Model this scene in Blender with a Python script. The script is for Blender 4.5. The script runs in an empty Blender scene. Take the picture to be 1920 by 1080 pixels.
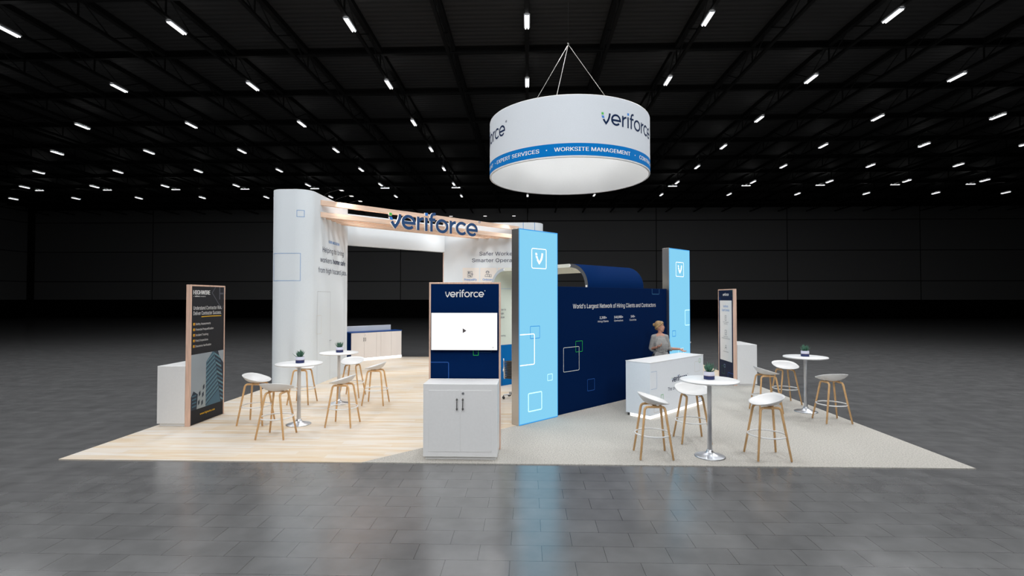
import bpy, bmesh, math, random
from mathutils import Vector, Matrix
from mathutils.geometry import interpolate_bezier
from math import sin, cos, pi, radians as rad, sqrt

C = bpy.context.scene.collection
SC = bpy.context.scene

# ------------------------------------------------------------------ camera
YAW, PITCH = 0.0313, 0.0198
cam_d = bpy.data.cameras.new('camera')
cam = bpy.data.objects.new('camera', cam_d); C.objects.link(cam)
cam.location = (0.3138, -6.7885, 2.1983)
cam.rotation_euler = (pi / 2 + PITCH, 0, YAW)
cam_d.sensor_width = 36.0
cam_d.lens = 36.0 * 952.6 / 1920.0
cam_d.clip_end = 300
SC.camera = cam

# ------------------------------------------------------------------ world, view
w = bpy.data.worlds.new('world'); SC.world = w; w.use_nodes = True
bg = w.node_tree.nodes['Background']
bg.inputs[0].default_value = (0.9, 0.95, 1.0, 1); bg.inputs[1].default_value = 0.012
SC.view_settings.view_transform = 'Standard'
SC.view_settings.look = 'None'
SC.view_settings.gamma = 1.0
SC.view_settings.use_curve_mapping = False
SC.view_settings.exposure = 0.0

# ceiling lamp grid (hall lamps); rows over the booth light it, unseen front rows add fill
LX, LY0, SX, SY, LZ = 0.286, 10.146, 6.023, 4.840, 11.5
LAMP_POWER = {-6: 80, -5: 80, -4: 64, -3: 90, -2: 160, -1: 155, 0: 240}
DECK_Z, WALL_Y, WALL_XL, WALL_XR = 12.45, 49.2, -56.2, 64.0

# ------------------------------------------------------------------ materials
def lin(c):
    return c / 12.92 if c <= 0.04045 else ((c + 0.055) / 1.055) ** 2.4
def srgb(r, g, b):
    return (lin(r / 255), lin(g / 255), lin(b / 255), 1)
def mat(name, col, rough=0.5, metal=0.0, emit=None, estr=1.0, spec=0.5):
    m = bpy.data.materials.new(name); m.use_nodes = True
    b = m.node_tree.nodes['Principled BSDF']
    b.inputs['Base Color'].default_value = col
    b.inputs['Roughness'].default_value = rough
    b.inputs['Metallic'].default_value = metal
    b.inputs['Specular IOR Level'].default_value = spec
    if emit:
        b.inputs['Emission Color'].default_value = emit
        b.inputs['Emission Strength'].default_value = estr
    return m
class N:
    def __init__(s, m):
        s.t = m.node_tree; s.b = s.t.nodes['Principled BSDF']
    def n(s, typ, **k):
        o = s.t.nodes.new(typ)
        for a, v in k.items():
            if a in o.inputs: o.inputs[a].default_value = v
            else: setattr(o, a, v)
        return o
    def l(s, a, b): s.t.links.new(a, b)
def noisy(m, scale, amount, bump=0.0, stretch=(1, 1, 1), detail=4):
    """vary the base colour by a procedural noise, optionally bump it"""
    g = N(m); col = tuple(g.b.inputs['Base Color'].default_value)
    tc = g.n('ShaderNodeTexCoord'); mp = g.n('ShaderNodeMapping'); mp.inputs['Scale'].default_value = stretch
    nz = g.n('ShaderNodeTexNoise', Scale=scale, Detail=detail)
    g.l(tc.outputs['Object'], mp.inputs[0]); g.l(mp.outputs[0], nz.inputs['Vector'])
    rp = g.n('ShaderNodeValToRGB')
    rp.color_ramp.elements[0].position = 0.3; rp.color_ramp.elements[1].position = 0.7
    rp.color_ramp.elements[0].color = tuple(c * (1 - amount) for c in col[:3]) + (1,)
    rp.color_ramp.elements[1].color = tuple(min(1, c * (1 + amount)) for c in col[:3]) + (1,)
    g.l(nz.outputs['Fac'], rp.inputs[0]); g.l(rp.outputs[0], g.b.inputs['Base Color'])
    if bump:
        bp = g.n('ShaderNodeBump', Strength=bump, Distance=0.01)
        g.l(nz.outputs['Fac'], bp.inputs['Height']); g.l(bp.outputs[0], g.b.inputs['Normal'])
    return m

M = {}
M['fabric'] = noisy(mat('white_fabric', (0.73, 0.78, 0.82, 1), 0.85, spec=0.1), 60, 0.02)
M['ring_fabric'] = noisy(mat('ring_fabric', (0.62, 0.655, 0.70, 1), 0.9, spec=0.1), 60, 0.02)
M['ring_inside'] = noisy(mat('ring_inner_fabric', (0.72, 0.72, 0.71, 1), 0.9, spec=0.1), 60, 0.02)
M['band'] = mat('blue_band', srgb(0, 112, 186), 0.8, spec=0.1)
M['white'] = noisy(mat('white_laminate', (0.80, 0.84, 0.89, 1), 0.45), 30, 0.015)
M['cab_white'] = noisy(mat('cabinet_laminate', (0.80, 0.80, 0.80, 1), 0.45), 30, 0.015)
M['table_white'] = mat('table_white', (0.80, 0.80, 0.80, 1), 0.4)
M['plastic'] = mat('stool_shell_white', (0.71, 0.705, 0.70, 1), 0.45)
M['ringmetal'] = mat('white_powder_coat', (0.78, 0.78, 0.78, 1), 0.4)
M['oak'] = noisy(mat('oak_leg', srgb(222, 178, 126), 0.45), 9, 0.14, stretch=(6, 6, 0.6))
M['beam'] = noisy(mat('beam_wood', srgb(226, 196, 174), 0.6), 3.0, 0.14, stretch=(0.5, 5, 9))
M['frame_wood'] = noisy(mat('frame_wood', srgb(222, 186, 166), 0.5), 5.0, 0.16, stretch=(9, 9, 0.6))
M['navy'] = noisy(mat('navy_print', srgb(0, 26, 66), 0.8, spec=0.04), 40, 0.03)
M['navy_panel'] = noisy(mat('navy_panel_print', srgb(0, 32, 78), 0.75, spec=0.05), 40, 0.03)
M['navy_dark'] = noisy(mat('dark_navy_print', srgb(8, 28, 60), 0.6, spec=0.2), 40, 0.03)
M['arch_blue'] = noisy(mat('arch_blue_fabric', srgb(1, 36, 84), 0.8, spec=0.04), 40, 0.03)
M['navy_ink'] = mat('navy_ink', srgb(14, 36, 70), 0.7, spec=0.1)
M['letter_face'] = mat('letter_face', srgb(40, 74, 118), 0.5, spec=0.2)
M['letter_side'] = mat('letter_return', (0.78, 0.74, 0.70, 1), 0.5)
M['green'] = mat('logo_green', srgb(70, 178, 72), 0.6)
M['blue'] = mat('logo_blue', srgb(30, 116, 200), 0.6)
M['white_ink'] = mat('white_ink', (0.8, 0.8, 0.8, 1), 0.7)
M['pale_ink'] = mat('pale_ink', srgb(212, 206, 198), 0.7)
M['soft_ink'] = mat('grey_blue_ink', srgb(150, 178, 212), 0.7)
M['line_blue'] = mat('line_blue', srgb(70, 140, 205), 0.7)
M['deep_blue_ink'] = mat('deep_blue_ink', srgb(0, 72, 150), 0.7)
M['teal_ink'] = mat('teal_ink', srgb(0, 68, 112), 0.7)
M['green_ink'] = mat('green_ink', srgb(20, 170, 70), 0.7)
M['dk_green_ink'] = mat('dark_green_ink', srgb(10, 86, 62), 0.7)
M['grey_ink'] = mat('grey_ink', srgb(96, 104, 114), 0.7)
M['seam'] = mat('dark_seam', srgb(150, 152, 154), 0.8)
M['sky_text'] = mat('sky_blue_ink', srgb(40, 132, 205), 0.7)
M['lightbox'] = mat('lit_blue_fabric', (0.02, 0.03, 0.04, 1), 0.9, emit=srgb(132, 207, 240), estr=1.0, spec=0.0)
M['lightbox_edge_fade'] = mat('painted_edge_fade', (0.01, 0.02, 0.03, 1), 0.9, emit=srgb(62, 160, 234), estr=1.0, spec=0.0)  # backlight's fade at the box edges, put in as deeper emission colour
M['lit_white'] = mat('lit_white_print', (0.8, 0.8, 0.8, 1), 0.9, emit=(0.95, 0.97, 1, 1), estr=1.0, spec=0)
M['lit_pale'] = mat('lit_pale_print', (0.5, 0.7, 0.8, 1), 0.9, emit=srgb(164, 220, 243), estr=1.0, spec=0)
M['lit_deep'] = mat('lit_deep_print', (0.0, 0.1, 0.3, 1), 0.9, emit=srgb(0, 112, 190), estr=1.0, spec=0)
M['screen'] = mat('lit_screen', (0.2, 0.2, 0.2, 1), 0.3, emit=(0.96, 0.96, 0.97, 1), estr=1.0)
M['screen_grey'] = mat('screen_grey', (0.2, 0.2, 0.2, 1), 0.5, emit=srgb(196, 196, 198), estr=1.0)
M['screen_dark'] = mat('screen_dark', (0.02, 0.02, 0.02, 1), 0.5, emit=srgb(66, 58, 60), estr=1.0)
M['glow'] = mat('led_strip', (0.8, 0.8, 0.8, 1), 0.5, emit=(1.0, 0.97, 0.95, 1), estr=1.7)
M['lamp_glow'] = mat('lamp_tube_lit', (0.8, 0.8, 0.8, 1), 0.5, emit=(1.0, 1.0, 1.0, 1), estr=1.3)
M['deck_fill'] = mat('added_deck_fill', (0.8, 0.8, 0.8, 1), 0.5, emit=(1, 1, 1, 1), estr=10.0)  # glowing sheet added on the lamp tops to brighten the deck
M['arm_glow'] = mat('arm_lamp_lit', (0.8, 0.8, 0.8, 1), 0.5, emit=(1.0, 1.0, 1.0, 1), estr=1.0)
M['tower_metal'] = mat('brushed_metal', (0.60, 0.59, 0.58, 1), 0.33, 1.0)
M['chrome'] = mat('brushed_chrome', (0.66, 0.68, 0.72, 1), 0.34, 1.0)
M['dark_metal'] = mat('dark_metal', (0.14, 0.135, 0.13, 1), 0.35, 1.0)
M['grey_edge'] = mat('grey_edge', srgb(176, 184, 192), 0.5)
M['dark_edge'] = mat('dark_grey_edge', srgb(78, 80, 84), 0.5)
M['black'] = mat('black_plastic', (0.012, 0.012, 0.013, 1), 0.45)
M['leather'] = mat('black_leather', (0.02, 0.02, 0.021, 1), 0.42)
M['pod_green'] = noisy(mat('pale_green_print', srgb(204, 214, 206), 0.8, spec=0.1), 2, 0.03)
M['pod_white'] = noisy(mat('pod_ceiling', srgb(214, 216, 206), 0.8, spec=0.1), 20, 0.02)
M['pod_blue'] = mat('pod_blue_print', srgb(4, 98, 168), 0.8, spec=0.1)
M['card'] = mat('cream_card_print', srgb(232, 226, 220), 0.8, spec=0.1)
M['counter_front'] = noisy(mat('pale_wood_laminate', srgb(247, 240, 235), 0.5), 6, 0.015, stretch=(1, 1, 0.2))
M['counter_top'] = mat('blue_counter_top', srgb(22, 74, 148), 0.4)
M['charcoal'] = noisy(mat('charcoal_print', srgb(36, 37, 42), 0.6, spec=0.2), 30, 0.03)
M['hw_grey'] = mat('hw_grey_line', srgb(74, 76, 86), 0.7)
M['yellow'] = mat('yellow_ink', srgb(232, 182, 30), 0.7)
M['orange'] = mat('orange_ink', srgb(206, 120, 40), 0.7)
M['photo_sky'] = noisy(mat('photo_sky', srgb(150, 160, 168), 0.7), 1.5, 0.05)
M['photo_glass'] = mat('photo_glass_blue', srgb(62, 98, 118), 0.6)
M['photo_mid'] = mat('photo_mid_blue', srgb(96, 134, 146), 0.6)
M['photo_dark'] = mat('photo_dark_blue', srgb(22, 40, 58), 0.6)
M['photo_wall'] = mat('photo_pale_wall', srgb(150, 160, 164), 0.7)
M['pot_white'] = mat('pot_white', srgb(206, 206, 222), 0.6)
M['pot_navy'] = mat('pot_navy', srgb(34, 46, 96), 0.55)
M['copper'] = mat('copper_line', srgb(130, 84, 56), 0.5)
M['leaf'] = noisy(mat('succulent_leaf', srgb(66, 108, 88), 0.5), 30, 0.35)
M['soil'] = mat('soil', (0.03, 0.022, 0.015, 1), 0.9)
M['skin'] = noisy(mat('skin', srgb(186, 136, 115), 0.5), 20, 0.05)
M['lips'] = mat('lips', srgb(160, 76, 74), 0.45)
M['hair'] = noisy(mat('blonde_hair', srgb(160, 130, 90), 0.45), 14, 0.28, bump=0.4, stretch=(2, 2, 8))
M['top_cloth'] = noisy(mat('grey_knit', srgb(150, 149, 147), 0.85, spec=0.1), 22, 0.06, bump=0.25)
M['trouser'] = mat('dark_trousers', srgb(40, 42, 50), 0.8)
M['shoe'] = mat('black_shoes', (0.02, 0.02, 0.02, 1), 0.4)
M['eye'] = mat('eye_white', (0.75, 0.74, 0.72, 1), 0.3)
M['iris'] = mat('iris', srgb(70, 84, 96), 0.3)
M['brow'] = mat('brow', srgb(120, 92, 64), 0.7)
M['truss'] = mat('black_steel', (0.006, 0.006, 0.006, 1), 0.6, spec=0.2)
M['cable'] = mat('steel_cable', (0.55, 0.53, 0.5, 1), 0.4, 0.6)

# ceiling deck: corrugated metal painted black
M['deck'] = mat('black_deck', (0.033, 0.033, 0.033, 1), 0.7, spec=0.2)
g = N(M['deck']); tc = g.n('ShaderNodeTexCoord'); wv = g.n('ShaderNodeTexWave', Scale=1.1); wv.bands_direction = 'Y'
g.l(tc.outputs['Object'], wv.inputs['Vector']); bp = g.n('ShaderNodeBump', Strength=0.5, Distance=0.05)
g.l(wv.outputs['Fac'], bp.inputs['Height']); g.l(bp.outputs[0], g.b.inputs['Normal'])

# hall walls: dark precast panels
def panel_wall(name, along):
    m = mat(name, (0.1, 0.1, 0.1, 1), 0.8, spec=0.2); g = N(m)
    tc = g.n('ShaderNodeTexCoord'); sx = g.n('ShaderNodeSeparateXYZ'); cb = g.n('ShaderNodeCombineXYZ')
    g.l(tc.outputs['Object'], sx.inputs[0]); g.l(sx.outputs[along], cb.inputs[0]); g.l(sx.outputs[2], cb.inputs[1])
    mp = g.n('ShaderNodeMapping'); mp.inputs['Location'].default_value = (-0.27 + 14.1 * 10, -0.72 + 3.33, 0)
    g.l(cb.outputs[0], mp.inputs[0])
    br = g.n('ShaderNodeTexBrick', Scale=1.0); br.offset = 0.0
    br.inputs['Brick Width'].default_value = 14.1; br.inputs['Row Height'].default_value = 3.33
    br.inputs['Mortar Size'].default_value = 0.05; br.inputs['Mortar Smooth'].default_value = 0.1
    br.inputs['Color1'].default_value = (0.165, 0.165, 0.167, 1); br.inputs['Color2'].default_value = (0.18, 0.18, 0.18, 1)
    br.inputs['Mortar'].default_value = (0.03, 0.03, 0.03, 1)
    g.l(mp.outputs[0], br.inputs['Vector']); g.l(br.outputs['Color'], g.b.inputs['Base Color'])
    return m
M['wall_x'] = panel_wall('dark_wall_panels', 0)
M['wall_y'] = panel_wall('dark_wall_panels_side', 1)
M['wall_low'] = mat('black_lower_wall', (0.004, 0.004, 0.004, 1), 0.9, spec=0.05)

# hall floor: dark concrete tiles in running bond, polished
M['hall_floor'] = mat('dark_tile_floor', (0.06, 0.06, 0.062, 1), 0.3, spec=0.75)
M['hall_floor'].node_tree.nodes['Principled BSDF'].inputs['IOR'].default_value = 1.9
g = N(M['hall_floor']); tc = g.n('ShaderNodeTexCoord'); mp = g.n('ShaderNodeMapping')
mp.inputs['Location'].default_value = (0.385 + 0.546 * 200, 2.473 + 0.27 * 400, 0)
g.l(tc.outputs['Object'], mp.inputs[0])
br = g.n('ShaderNodeTexBrick', Scale=1.0); br.offset = 0.5
br.inputs['Brick Width'].default_value = 0.546; br.inputs['Row Height'].default_value = 0.27
br.inputs['Mortar Size'].default_value = 0.0028; br.inputs['Mortar Smooth'].default_value = 0.2; br.inputs['Bias'].default_value = 0.0
br.inputs['Color1'].default_value = (0.125, 0.125, 0.127, 1); br.inputs['Color2'].default_value = (0.139, 0.139, 0.141, 1)
br.inputs['Mortar'].default_value = (0.040, 0.040, 0.041, 1)
g.l(mp.outputs[0], br.inputs['Vector'])
nz = g.n('ShaderNodeTexNoise', Scale=3.5, Detail=6); g.l(tc.outputs['Object'], nz.inputs['Vector'])
mr = g.n('ShaderNodeMapRange'); mr.inputs['From Min'].default_value = 0.3; mr.inputs['From Max'].default_value = 0.7
mr.inputs['To Min'].default_value = 0.91; mr.inputs['To Max'].default_value = 1.09
g.l(nz.outputs['Fac'], mr.inputs[0])
vm = g.n('ShaderNodeVectorMath', operation='SCALE'); g.l(br.outputs['Color'], vm.inputs[0]); g.l(mr.outputs[0], vm.inputs['Scale'])
g.l(vm.outputs[0], g.b.inputs['Base Color'])
mr2 = g.n('ShaderNodeMapRange'); mr2.inputs['From Min'].default_value = 0.3; mr2.inputs['From Max'].default_value = 0.7
mr2.inputs['To Min'].default_value = 0.20; mr2.inputs['To Max'].default_value = 0.25
g.l(nz.outputs['Fac'], mr2.inputs[0]); g.l(mr2.outputs[0], g.b.inputs['Roughness'])
bp = g.n('ShaderNodeBump', Strength=0.08, Distance=0.002); bp.invert = True
g.l(br.outputs['Fac'], bp.inputs['Height']); g.l(bp.outputs[0], g.b.inputs['Normal'])

# booth floor: light maple planks running across
M['planks'] = mat('maple_planks', srgb(232, 214, 190), 0.5, spec=0.3)
g = N(M['planks']); tc = g.n('ShaderNodeTexCoord'); mp = g.n('ShaderNodeMapping'); mp.inputs['Location'].default_value = (50, 50, 0)
g.l(tc.outputs['Object'], mp.inputs[0])
br = g.n('ShaderNodeTexBrick', Scale=1.0); br.offset = 0.37; br.offset_frequency = 3
br.inputs['Brick Width'].default_value = 1.25; br.inputs['Row Height'].default_value = 0.13
br.inputs['Mortar Size'].default_value = 0.0012; br.inputs['Mortar Smooth'].default_value = 0.3; br.inputs['Bias'].default_value = -0.15
br.inputs['Color1'].default_value = srgb(221, 214, 205); br.inputs['Color2'].default_value = srgb(215, 199, 176)
br.inputs['Mortar'].default_value = srgb(214, 192, 162)
g.l(mp.outputs[0], br.inputs['Vector'])
mp2 = g.n('ShaderNodeMapping'); mp2.inputs['Scale'].default_value = (0.9, 11, 1); g.l(tc.outputs['Object'], mp2.inputs[0])
nz = g.n('ShaderNodeTexNoise', Scale=1.0, Detail=5, Distortion=0.6); g.l(mp2.outputs[0], nz.inputs['Vector'])
rp = g.n('ShaderNodeValToRGB'); rp.color_ramp.elements[0].position = 0.42; rp.color_ramp.elements[1].position = 0.66
rp.color_ramp.elements[0].color = (1, 1, 1, 1); rp.color_ramp.elements[1].color = srgb(249, 235, 214)
g.l(nz.outputs['Fac'], rp.inputs[0])
mx = g.n('ShaderNodeMix', data_type='RGBA', blend_type='MULTIPLY'); mx.inputs[0].default_value = 1.0
g.l(br.outputs['Color'], mx.inputs[6]); g.l(rp.outputs[0], mx.inputs[7]); g.l(mx.outputs[2], g.b.inputs['Base Color'])

M['carpet'] = noisy(mat('beige_carpet', srgb(182, 178, 171), 0.95, spec=0.05), 55, 0.25, bump=0.8, detail=3)

# ------------------------------------------------------------------ mesh helpers
class MB:
    """collects shapes into one mesh; faces carry a material index"""
    def __init__(s): s.v = []; s.f = []; s.m = []; s.sm = []
    def add(s, vs, fs, mi=0, smooth=False, T=None):
        o = len(s.v)
        for p in vs:
            p = Vector(p)
            s.v.append(tuple(T @ p) if T is not None else tuple(p))
        for f in fs:
            s.f.append([o + i for i in f]); s.m.append(mi); s.sm.append(smooth)
        return s
    def box(s, x0, x1, y0, y1, z0, z1, mi=0, T=None):
        vs = [(x, y, z) for z in (z0, z1) for y in (y0, y1) for x in (x0, x1)]
        return s.add(vs, [(0, 2, 3, 1), (4, 5, 7, 6), (0, 1, 5, 4), (2, 6, 7, 3), (0, 4, 6, 2), (1, 3, 7, 5)], mi, False, T)
    def bbox(s, x0, x1, y0, y1, z0, z1, b=0.004, mi=0):
        """box with bevelled edges"""
        bm = bmesh.new(); bmesh.ops.create_cube(bm, size=1.0)
        for v in bm.verts:
            v.co = Vector(((x0 + x1) / 2 + v.co.x * (x1 - x0), (y0 + y1) / 2 + v.co.y * (y1 - y0), (z0 + z1) / 2 + v.co.z * (z1 - z0)))
        bmesh.ops.bevel(bm, geom=bm.edges[:], offset=b, segments=2, affect='EDGES', profile=0.5)
        bm.verts.index_update()
        s.add([v.co.copy() for v in bm.verts], [[v.index for v in f.verts] for f in bm.faces], mi); bm.free(); return s
    def tube(s, path, r, n=10, mi=0, caps=True, smooth=True, sq=None):
        """swept tube; r a number or one per point; sq=(a,b) sweeps a rectangle instead"""
        P = [Vector(p) for p in path]; k = len(P); R = r if isinstance(r, (list, tuple)) else [r] * k
        t0 = (P[1] - P[0]).normalized()
        up = Vector((0, 0, 1)) if abs(t0.z) < 0.9 else Vector((1, 0, 0))
        nrm = (up - t0 * up.dot(t0)).normalized(); vs = []; fs = []
        for i in range(k):
            a = P[max(i - 1, 0)]; b = P[min(i + 1, k - 1)]; t = (b - a).normalized()
            nrm = (nrm - t * nrm.dot(t)).normalized(); bi = t.cross(nrm)
            if sq:
                for (u, q) in ((-1, -1), (1, -1), (1, 1), (-1, 1)): vs.append(P[i] + nrm * u * sq[0] / 2 + bi * q * sq[1] / 2)
            else:
                for j in range(n):
                    an = 2 * pi * j / n; vs.append(P[i] + (nrm * cos(an) + bi * sin(an)) * R[i])
        n = 4 if sq else n
        for i in range(k - 1):
            for j in range(n):
                fs.append((i * n + j, i * n + (j + 1) % n, (i + 1) * n + (j + 1) % n, (i + 1) * n + j))
        s.add(vs, fs, mi, smooth and not sq)
        if caps:
            o = len(s.v) - len(vs)
            s.f.append([o + j for j in range(n)][::-1]); s.m.append(mi); s.sm.append(False)
            s.f.append([o + (k - 1) * n + j for j in range(n)]); s.m.append(mi); s.sm.append(False)
        return s
    def lathe(s, prof, n=40, c=(0, 0, 0), mi=0, smooth=True, mis=None):
        vs = []; fs = []; k = len(prof)
        for (r, z) in prof:
            for j in range(n):
                a = 2 * pi * j / n; vs.append((c[0] + r * cos(a), c[1] + r * sin(a), c[2] + z))
        for i in range(k - 1):
            ff = [(i * n + j, i * n + (j + 1) % n, (i + 1) * n + (j + 1) % n, (i + 1) * n + j) for j in range(n)]
            if mis: s_mi = mis[i]
            else: s_mi = mi
            o = len(s.v)
            fs += [(f, s_mi) for f in ff]
        o = len(s.v); s.v += vs
        for f, q in fs: s.f.append([o + i for i in f]); s.m.append(q); s.sm.append(smooth)
        return s
    def torus(s, R, r, c, n=40, k=8, mi=0):
        vs = []; fs = []
        for i in range(n):
            a = 2 * pi * i / n
            for j in range(k):
                b = 2 * pi * j / k; q = R + r * cos(b); vs.append((c[0] + q * cos(a), c[1] + q * sin(a), c[2] + r * sin(b)))
        for i in range(n):
            for j in range(k):
                fs.append((i * k + j, ((i + 1) % n) * k + j, ((i + 1) % n) * k + (j + 1) % k, i * k + (j + 1) % k))
        return s.add(vs, fs, mi, True)
    def ell(s, c, r, mi=0, nu=24, nv=16, T=None):
        vs = []; fs = []
        for i in range(nv + 1):
            th = pi * i / nv
            for j in range(nu):
                a = 2 * pi * j / nu; p = Vector((r[0] * sin(th) * cos(a), r[1] * sin(th) * sin(a), r[2] * cos(th)))
                if T is not None: p = T @ p
                vs.append(Vector(c) + p)
        for i in range(nv):
            for j in range(nu):
                fs.append((i * nu + j, (i + 1) * nu + j, (i + 1) * nu + (j + 1) % nu, i * nu + (j + 1) % nu))
        return s.add(vs, fs, mi, True)
    def poly(s, pts, y=0.0, mi=0):
        """flat polygon in the local xz plane (facing -y)"""
        return s.add([(a, y, b) for a, b in pts], [list(range(len(pts)))], mi)
    def rect(s, x0, z0, x1, z1, y=0.0, mi=0):
        return s.poly([(x0, z0), (x1, z0), (x1, z1), (x0, z1)], y, mi)
    def ribbon(s, pts, wd, y=0.0, mi=0, closed=False, depth=0.0, mi2=0, T2=None):
        """stroke of width wd in the local xz plane, optionally extruded back by depth"""
        P = [Vector((a, b)) for a, b in pts]; k = len(P); L = []; Rr = []
        for i in range(k):
            if closed: a, b = P[i - 1], P[(i + 1) % k]
            else: a, b = P[max(i - 1, 0)], P[min(i + 1, k - 1)]
            d1 = (P[i] - a); d2 = (b - P[i])
            d1 = d1.normalized() if d1.length > 1e-9 else d2.normalized()
            d2 = d2.normalized() if d2.length > 1e-9 else d1
            t = (d1 + d2); t = t.normalized() if t.length > 1e-6 else d1
            nn = Vector((-t.y, t.x)); sc = 1.0 / max(0.35, nn.dot(Vector((-d1.y, d1.x))))
            L.append(P[i] + nn * wd / 2 * sc); Rr.append(P[i] - nn * wd / 2 * sc)
        vs = []; fs = []
        for q in range(k): vs += [(L[q].x, y, L[q].y), (Rr[q].x, y, Rr[q].y)]
        rng = range(k if closed else k - 1)
        for i in rng:
            j = (i + 1) % k; fs.append((2 * i, 2 * i + 1, 2 * j + 1, 2 * j))
        s.add(vs, fs, mi)
        if depth:
            vs2 = vs + [(a, y + depth, c) for a, _, c in vs]; o = len(vs); fs2 = []
            for i in rng:
                j = (i + 1) % k
                fs2 += [(2 * i, 2 * j, o + 2 * j, o + 2 * i), (2 * i + 1, o + 2 * i + 1, o + 2 * j + 1, 2 * j + 1), (o + 2 * i, o + 2 * j, o + 2 * j + 1, o + 2 * i + 1)]
            if not closed:
                fs2 += [(0, o, o + 1, 1), (2 * k - 2, 2 * k - 1, o + 2 * k - 1, o + 2 * k - 2)]
            s.add(vs2, fs2, mi2)
        return s
    def rrect(s, x0, z0, x1, z1, r=0.02, wd=0.012, y=0.0, mi=0, open_left=False, open_right=False, open_top=False, open_bottom=False):
        """outline of a rounded rectangle; open sides run off the panel edge"""
        def arc(cx, cz, a0): return [(cx + r * cos(rad(a0 + 15 * i)), cz + r * sin(rad(a0 + 15 * i))) for i in range(7)]
        bl = arc(x0 + r, z0 + r, 180); brr = arc(x1 - r, z0 + r, 270); tr = arc(x1 - r, z1 - r, 0); tl = arc(x0 + r, z1 - r, 90)
        if open_left: return s.ribbon([(x0, z0)] + brr + tr + [(x0, z1)], wd, y, mi)
        if open_right: return s.ribbon([(x1, z1)] + tl + bl + [(x1, z0)], wd, y, mi)
        if open_top: return s.ribbon([(x0, z1)] + bl + brr + [(x1, z1)], wd, y, mi)
        if open_bottom: return s.ribbon([(x1, z0)] + tr + tl + [(x0, z0)], wd, y, mi)
        return s.ribbon(bl + brr + tr + tl, wd, y, mi, closed=True)
    def text(s, string, x, z, cap, width=None, align='L', y=0.0, mi=0, bold=0.0, space=1.0):
        """type in the local xz plane; cap = capital height; width fits the line's length"""
        vs, fs, (bx0, bx1) = text_geo(string, space); CAP = max(b for _, b in text_geo('H')[0])
        k = cap / CAP; kx = width / (bx1 - bx0) if width else k
        off = {'L': -bx0, 'C': -(bx0 + bx1) / 2, 'R': -bx1}[align]
        for dx in ((0.0,) if not bold else (-bold, 0.0, bold)):
            s.add([(x + (a + off + dx) * kx, y - 0.0002 * (dx > 0) + 0.0002 * (dx < 0), z + b * k) for a, b in vs], fs, mi)
        return s
    def bend(s, cx, cy, R, th0):
        """wrap the xz sheet round a vertical cylinder of radius R (x becomes arc length)"""
        s.v = [(cx + (R - p[1]) * cos(th0 + p[0] / R), cy + (R - p[1]) * sin(th0 + p[0] / R), p[2]) for p in s.v]; return s
    def build(s, name, mats, parent=None, bevel=0.0, smooth_angle=None):
        me = bpy.data.meshes.new(name); me.from_pydata(s.v, [], s.f)
        if not isinstance(mats, (list, tuple)): mats = [mats]
        for m in mats: me.materials.append(M[m] if isinstance(m, str) else m)
        me.polygons.foreach_set('material_index', s.m); me.polygons.foreach_set('use_smooth', s.sm); me.update()
        o = bpy.data.objects.new(name, me); C.objects.link(o)
        if parent: o.parent = parent
        return o

try:
    import os
    FONT = bpy.data.fonts.load(os.path.join(bpy.utils.system_resource('DATAFILES'), 'fonts', 'Inter.woff2'))
except Exception:
    FONT = None
_tc = {}
def text_geo(string, space=1.0):
    """flat triangles of a line of type; each outline is filled with its own holes, so overlapping strokes stay whole"""
    key = (string, space)
    if key not in _tc:
        cu = bpy.data.curves.new('t', 'FONT'); cu.body = string
        if FONT: cu.font = FONT
        cu.size = 1.0; cu.space_character = space
        o = bpy.data.objects.new('t', cu); C.objects.link(o); bpy.context.view_layer.update()
        sp = o.to_curve(bpy.context.evaluated_depsgraph_get()).splines; loops = []
        for q in sp:
            bp = q.bezier_points; k = len(bp); P = []
            for i in range(k):
                p, r = bp[i], bp[(i + 1) % k]
                P += interpolate_bezier(p.co, p.handle_right, r.handle_left, r.co, 5)[:-1]
            Q = [P[0]]
            for p in P[1:]:
                if (p - Q[-1]).length > 1e-5: Q.append(p)
            if len(Q) > 2: loops.append([Vector((p.x, p.y, 0)) for p in Q])
        o.to_curve_clear(); bpy.data.objects.remove(o); bpy.data.curves.remove(cu)
        # fill by winding number in thin bands, so overlapping strokes of a letter stay whole
        groups = []
        for L in sorted(loops, key=lambda L: min(p.x for p in L)):
            x0, x1 = min(p.x for p in L), max(p.x for p in L)
            if groups and x0 < groups[-1][1]: groups[-1][0].append(L); groups[-1][1] = max(groups[-1][1], x1)
            else: groups.append([[L], x1])
        vs = []; fs = []
        for Ls, _ in groups:
            E = [(L[i - 1], L[i]) for L in Ls for i in range(len(L)) if abs(L[i - 1].y - L[i].y) > 1e-7]
            ys = sorted({round(p.y, 5) for L in Ls for p in L}); fine = [ys[0]]
            for y in ys[1:]:
                if y - fine[-1] < 2e-4: continue
                k = max(1, int((y - fine[-1]) / 0.03)); y0 = fine[-1]
                fine += [y0 + (y - y0) * (i + 1) / k for i in range(k)]
            for y0, y1 in zip(fine[:-1], fine[1:]):
                ym = (y0 + y1) / 2; cr = []
                for p, q in E:
                    if (p.y > ym) != (q.y > ym):
                        f = lambda y: p.x + (q.x - p.x) * min(1, max(0, (y - p.y) / (q.y - p.y)))
                        cr.append((f(ym), f(y0), f(y1), 1 if q.y > p.y else -1))
                cr.sort(); wn = 0; st = None
                for c in cr:
                    if wn == 0: st = c
                    wn += c[3]
                    if wn == 0:
                        o0 = len(vs); vs += [(st[1], y0), (c[1], y0), (c[2], y1), (st[2], y1)]; fs.append((o0, o0 + 1, o0 + 2, o0 + 3))
        xs = [a for a, _ in vs] or [0, 1]
        _tc[key] = (vs, fs, (min(xs), max(xs)))
    return _tc[key]

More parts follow.
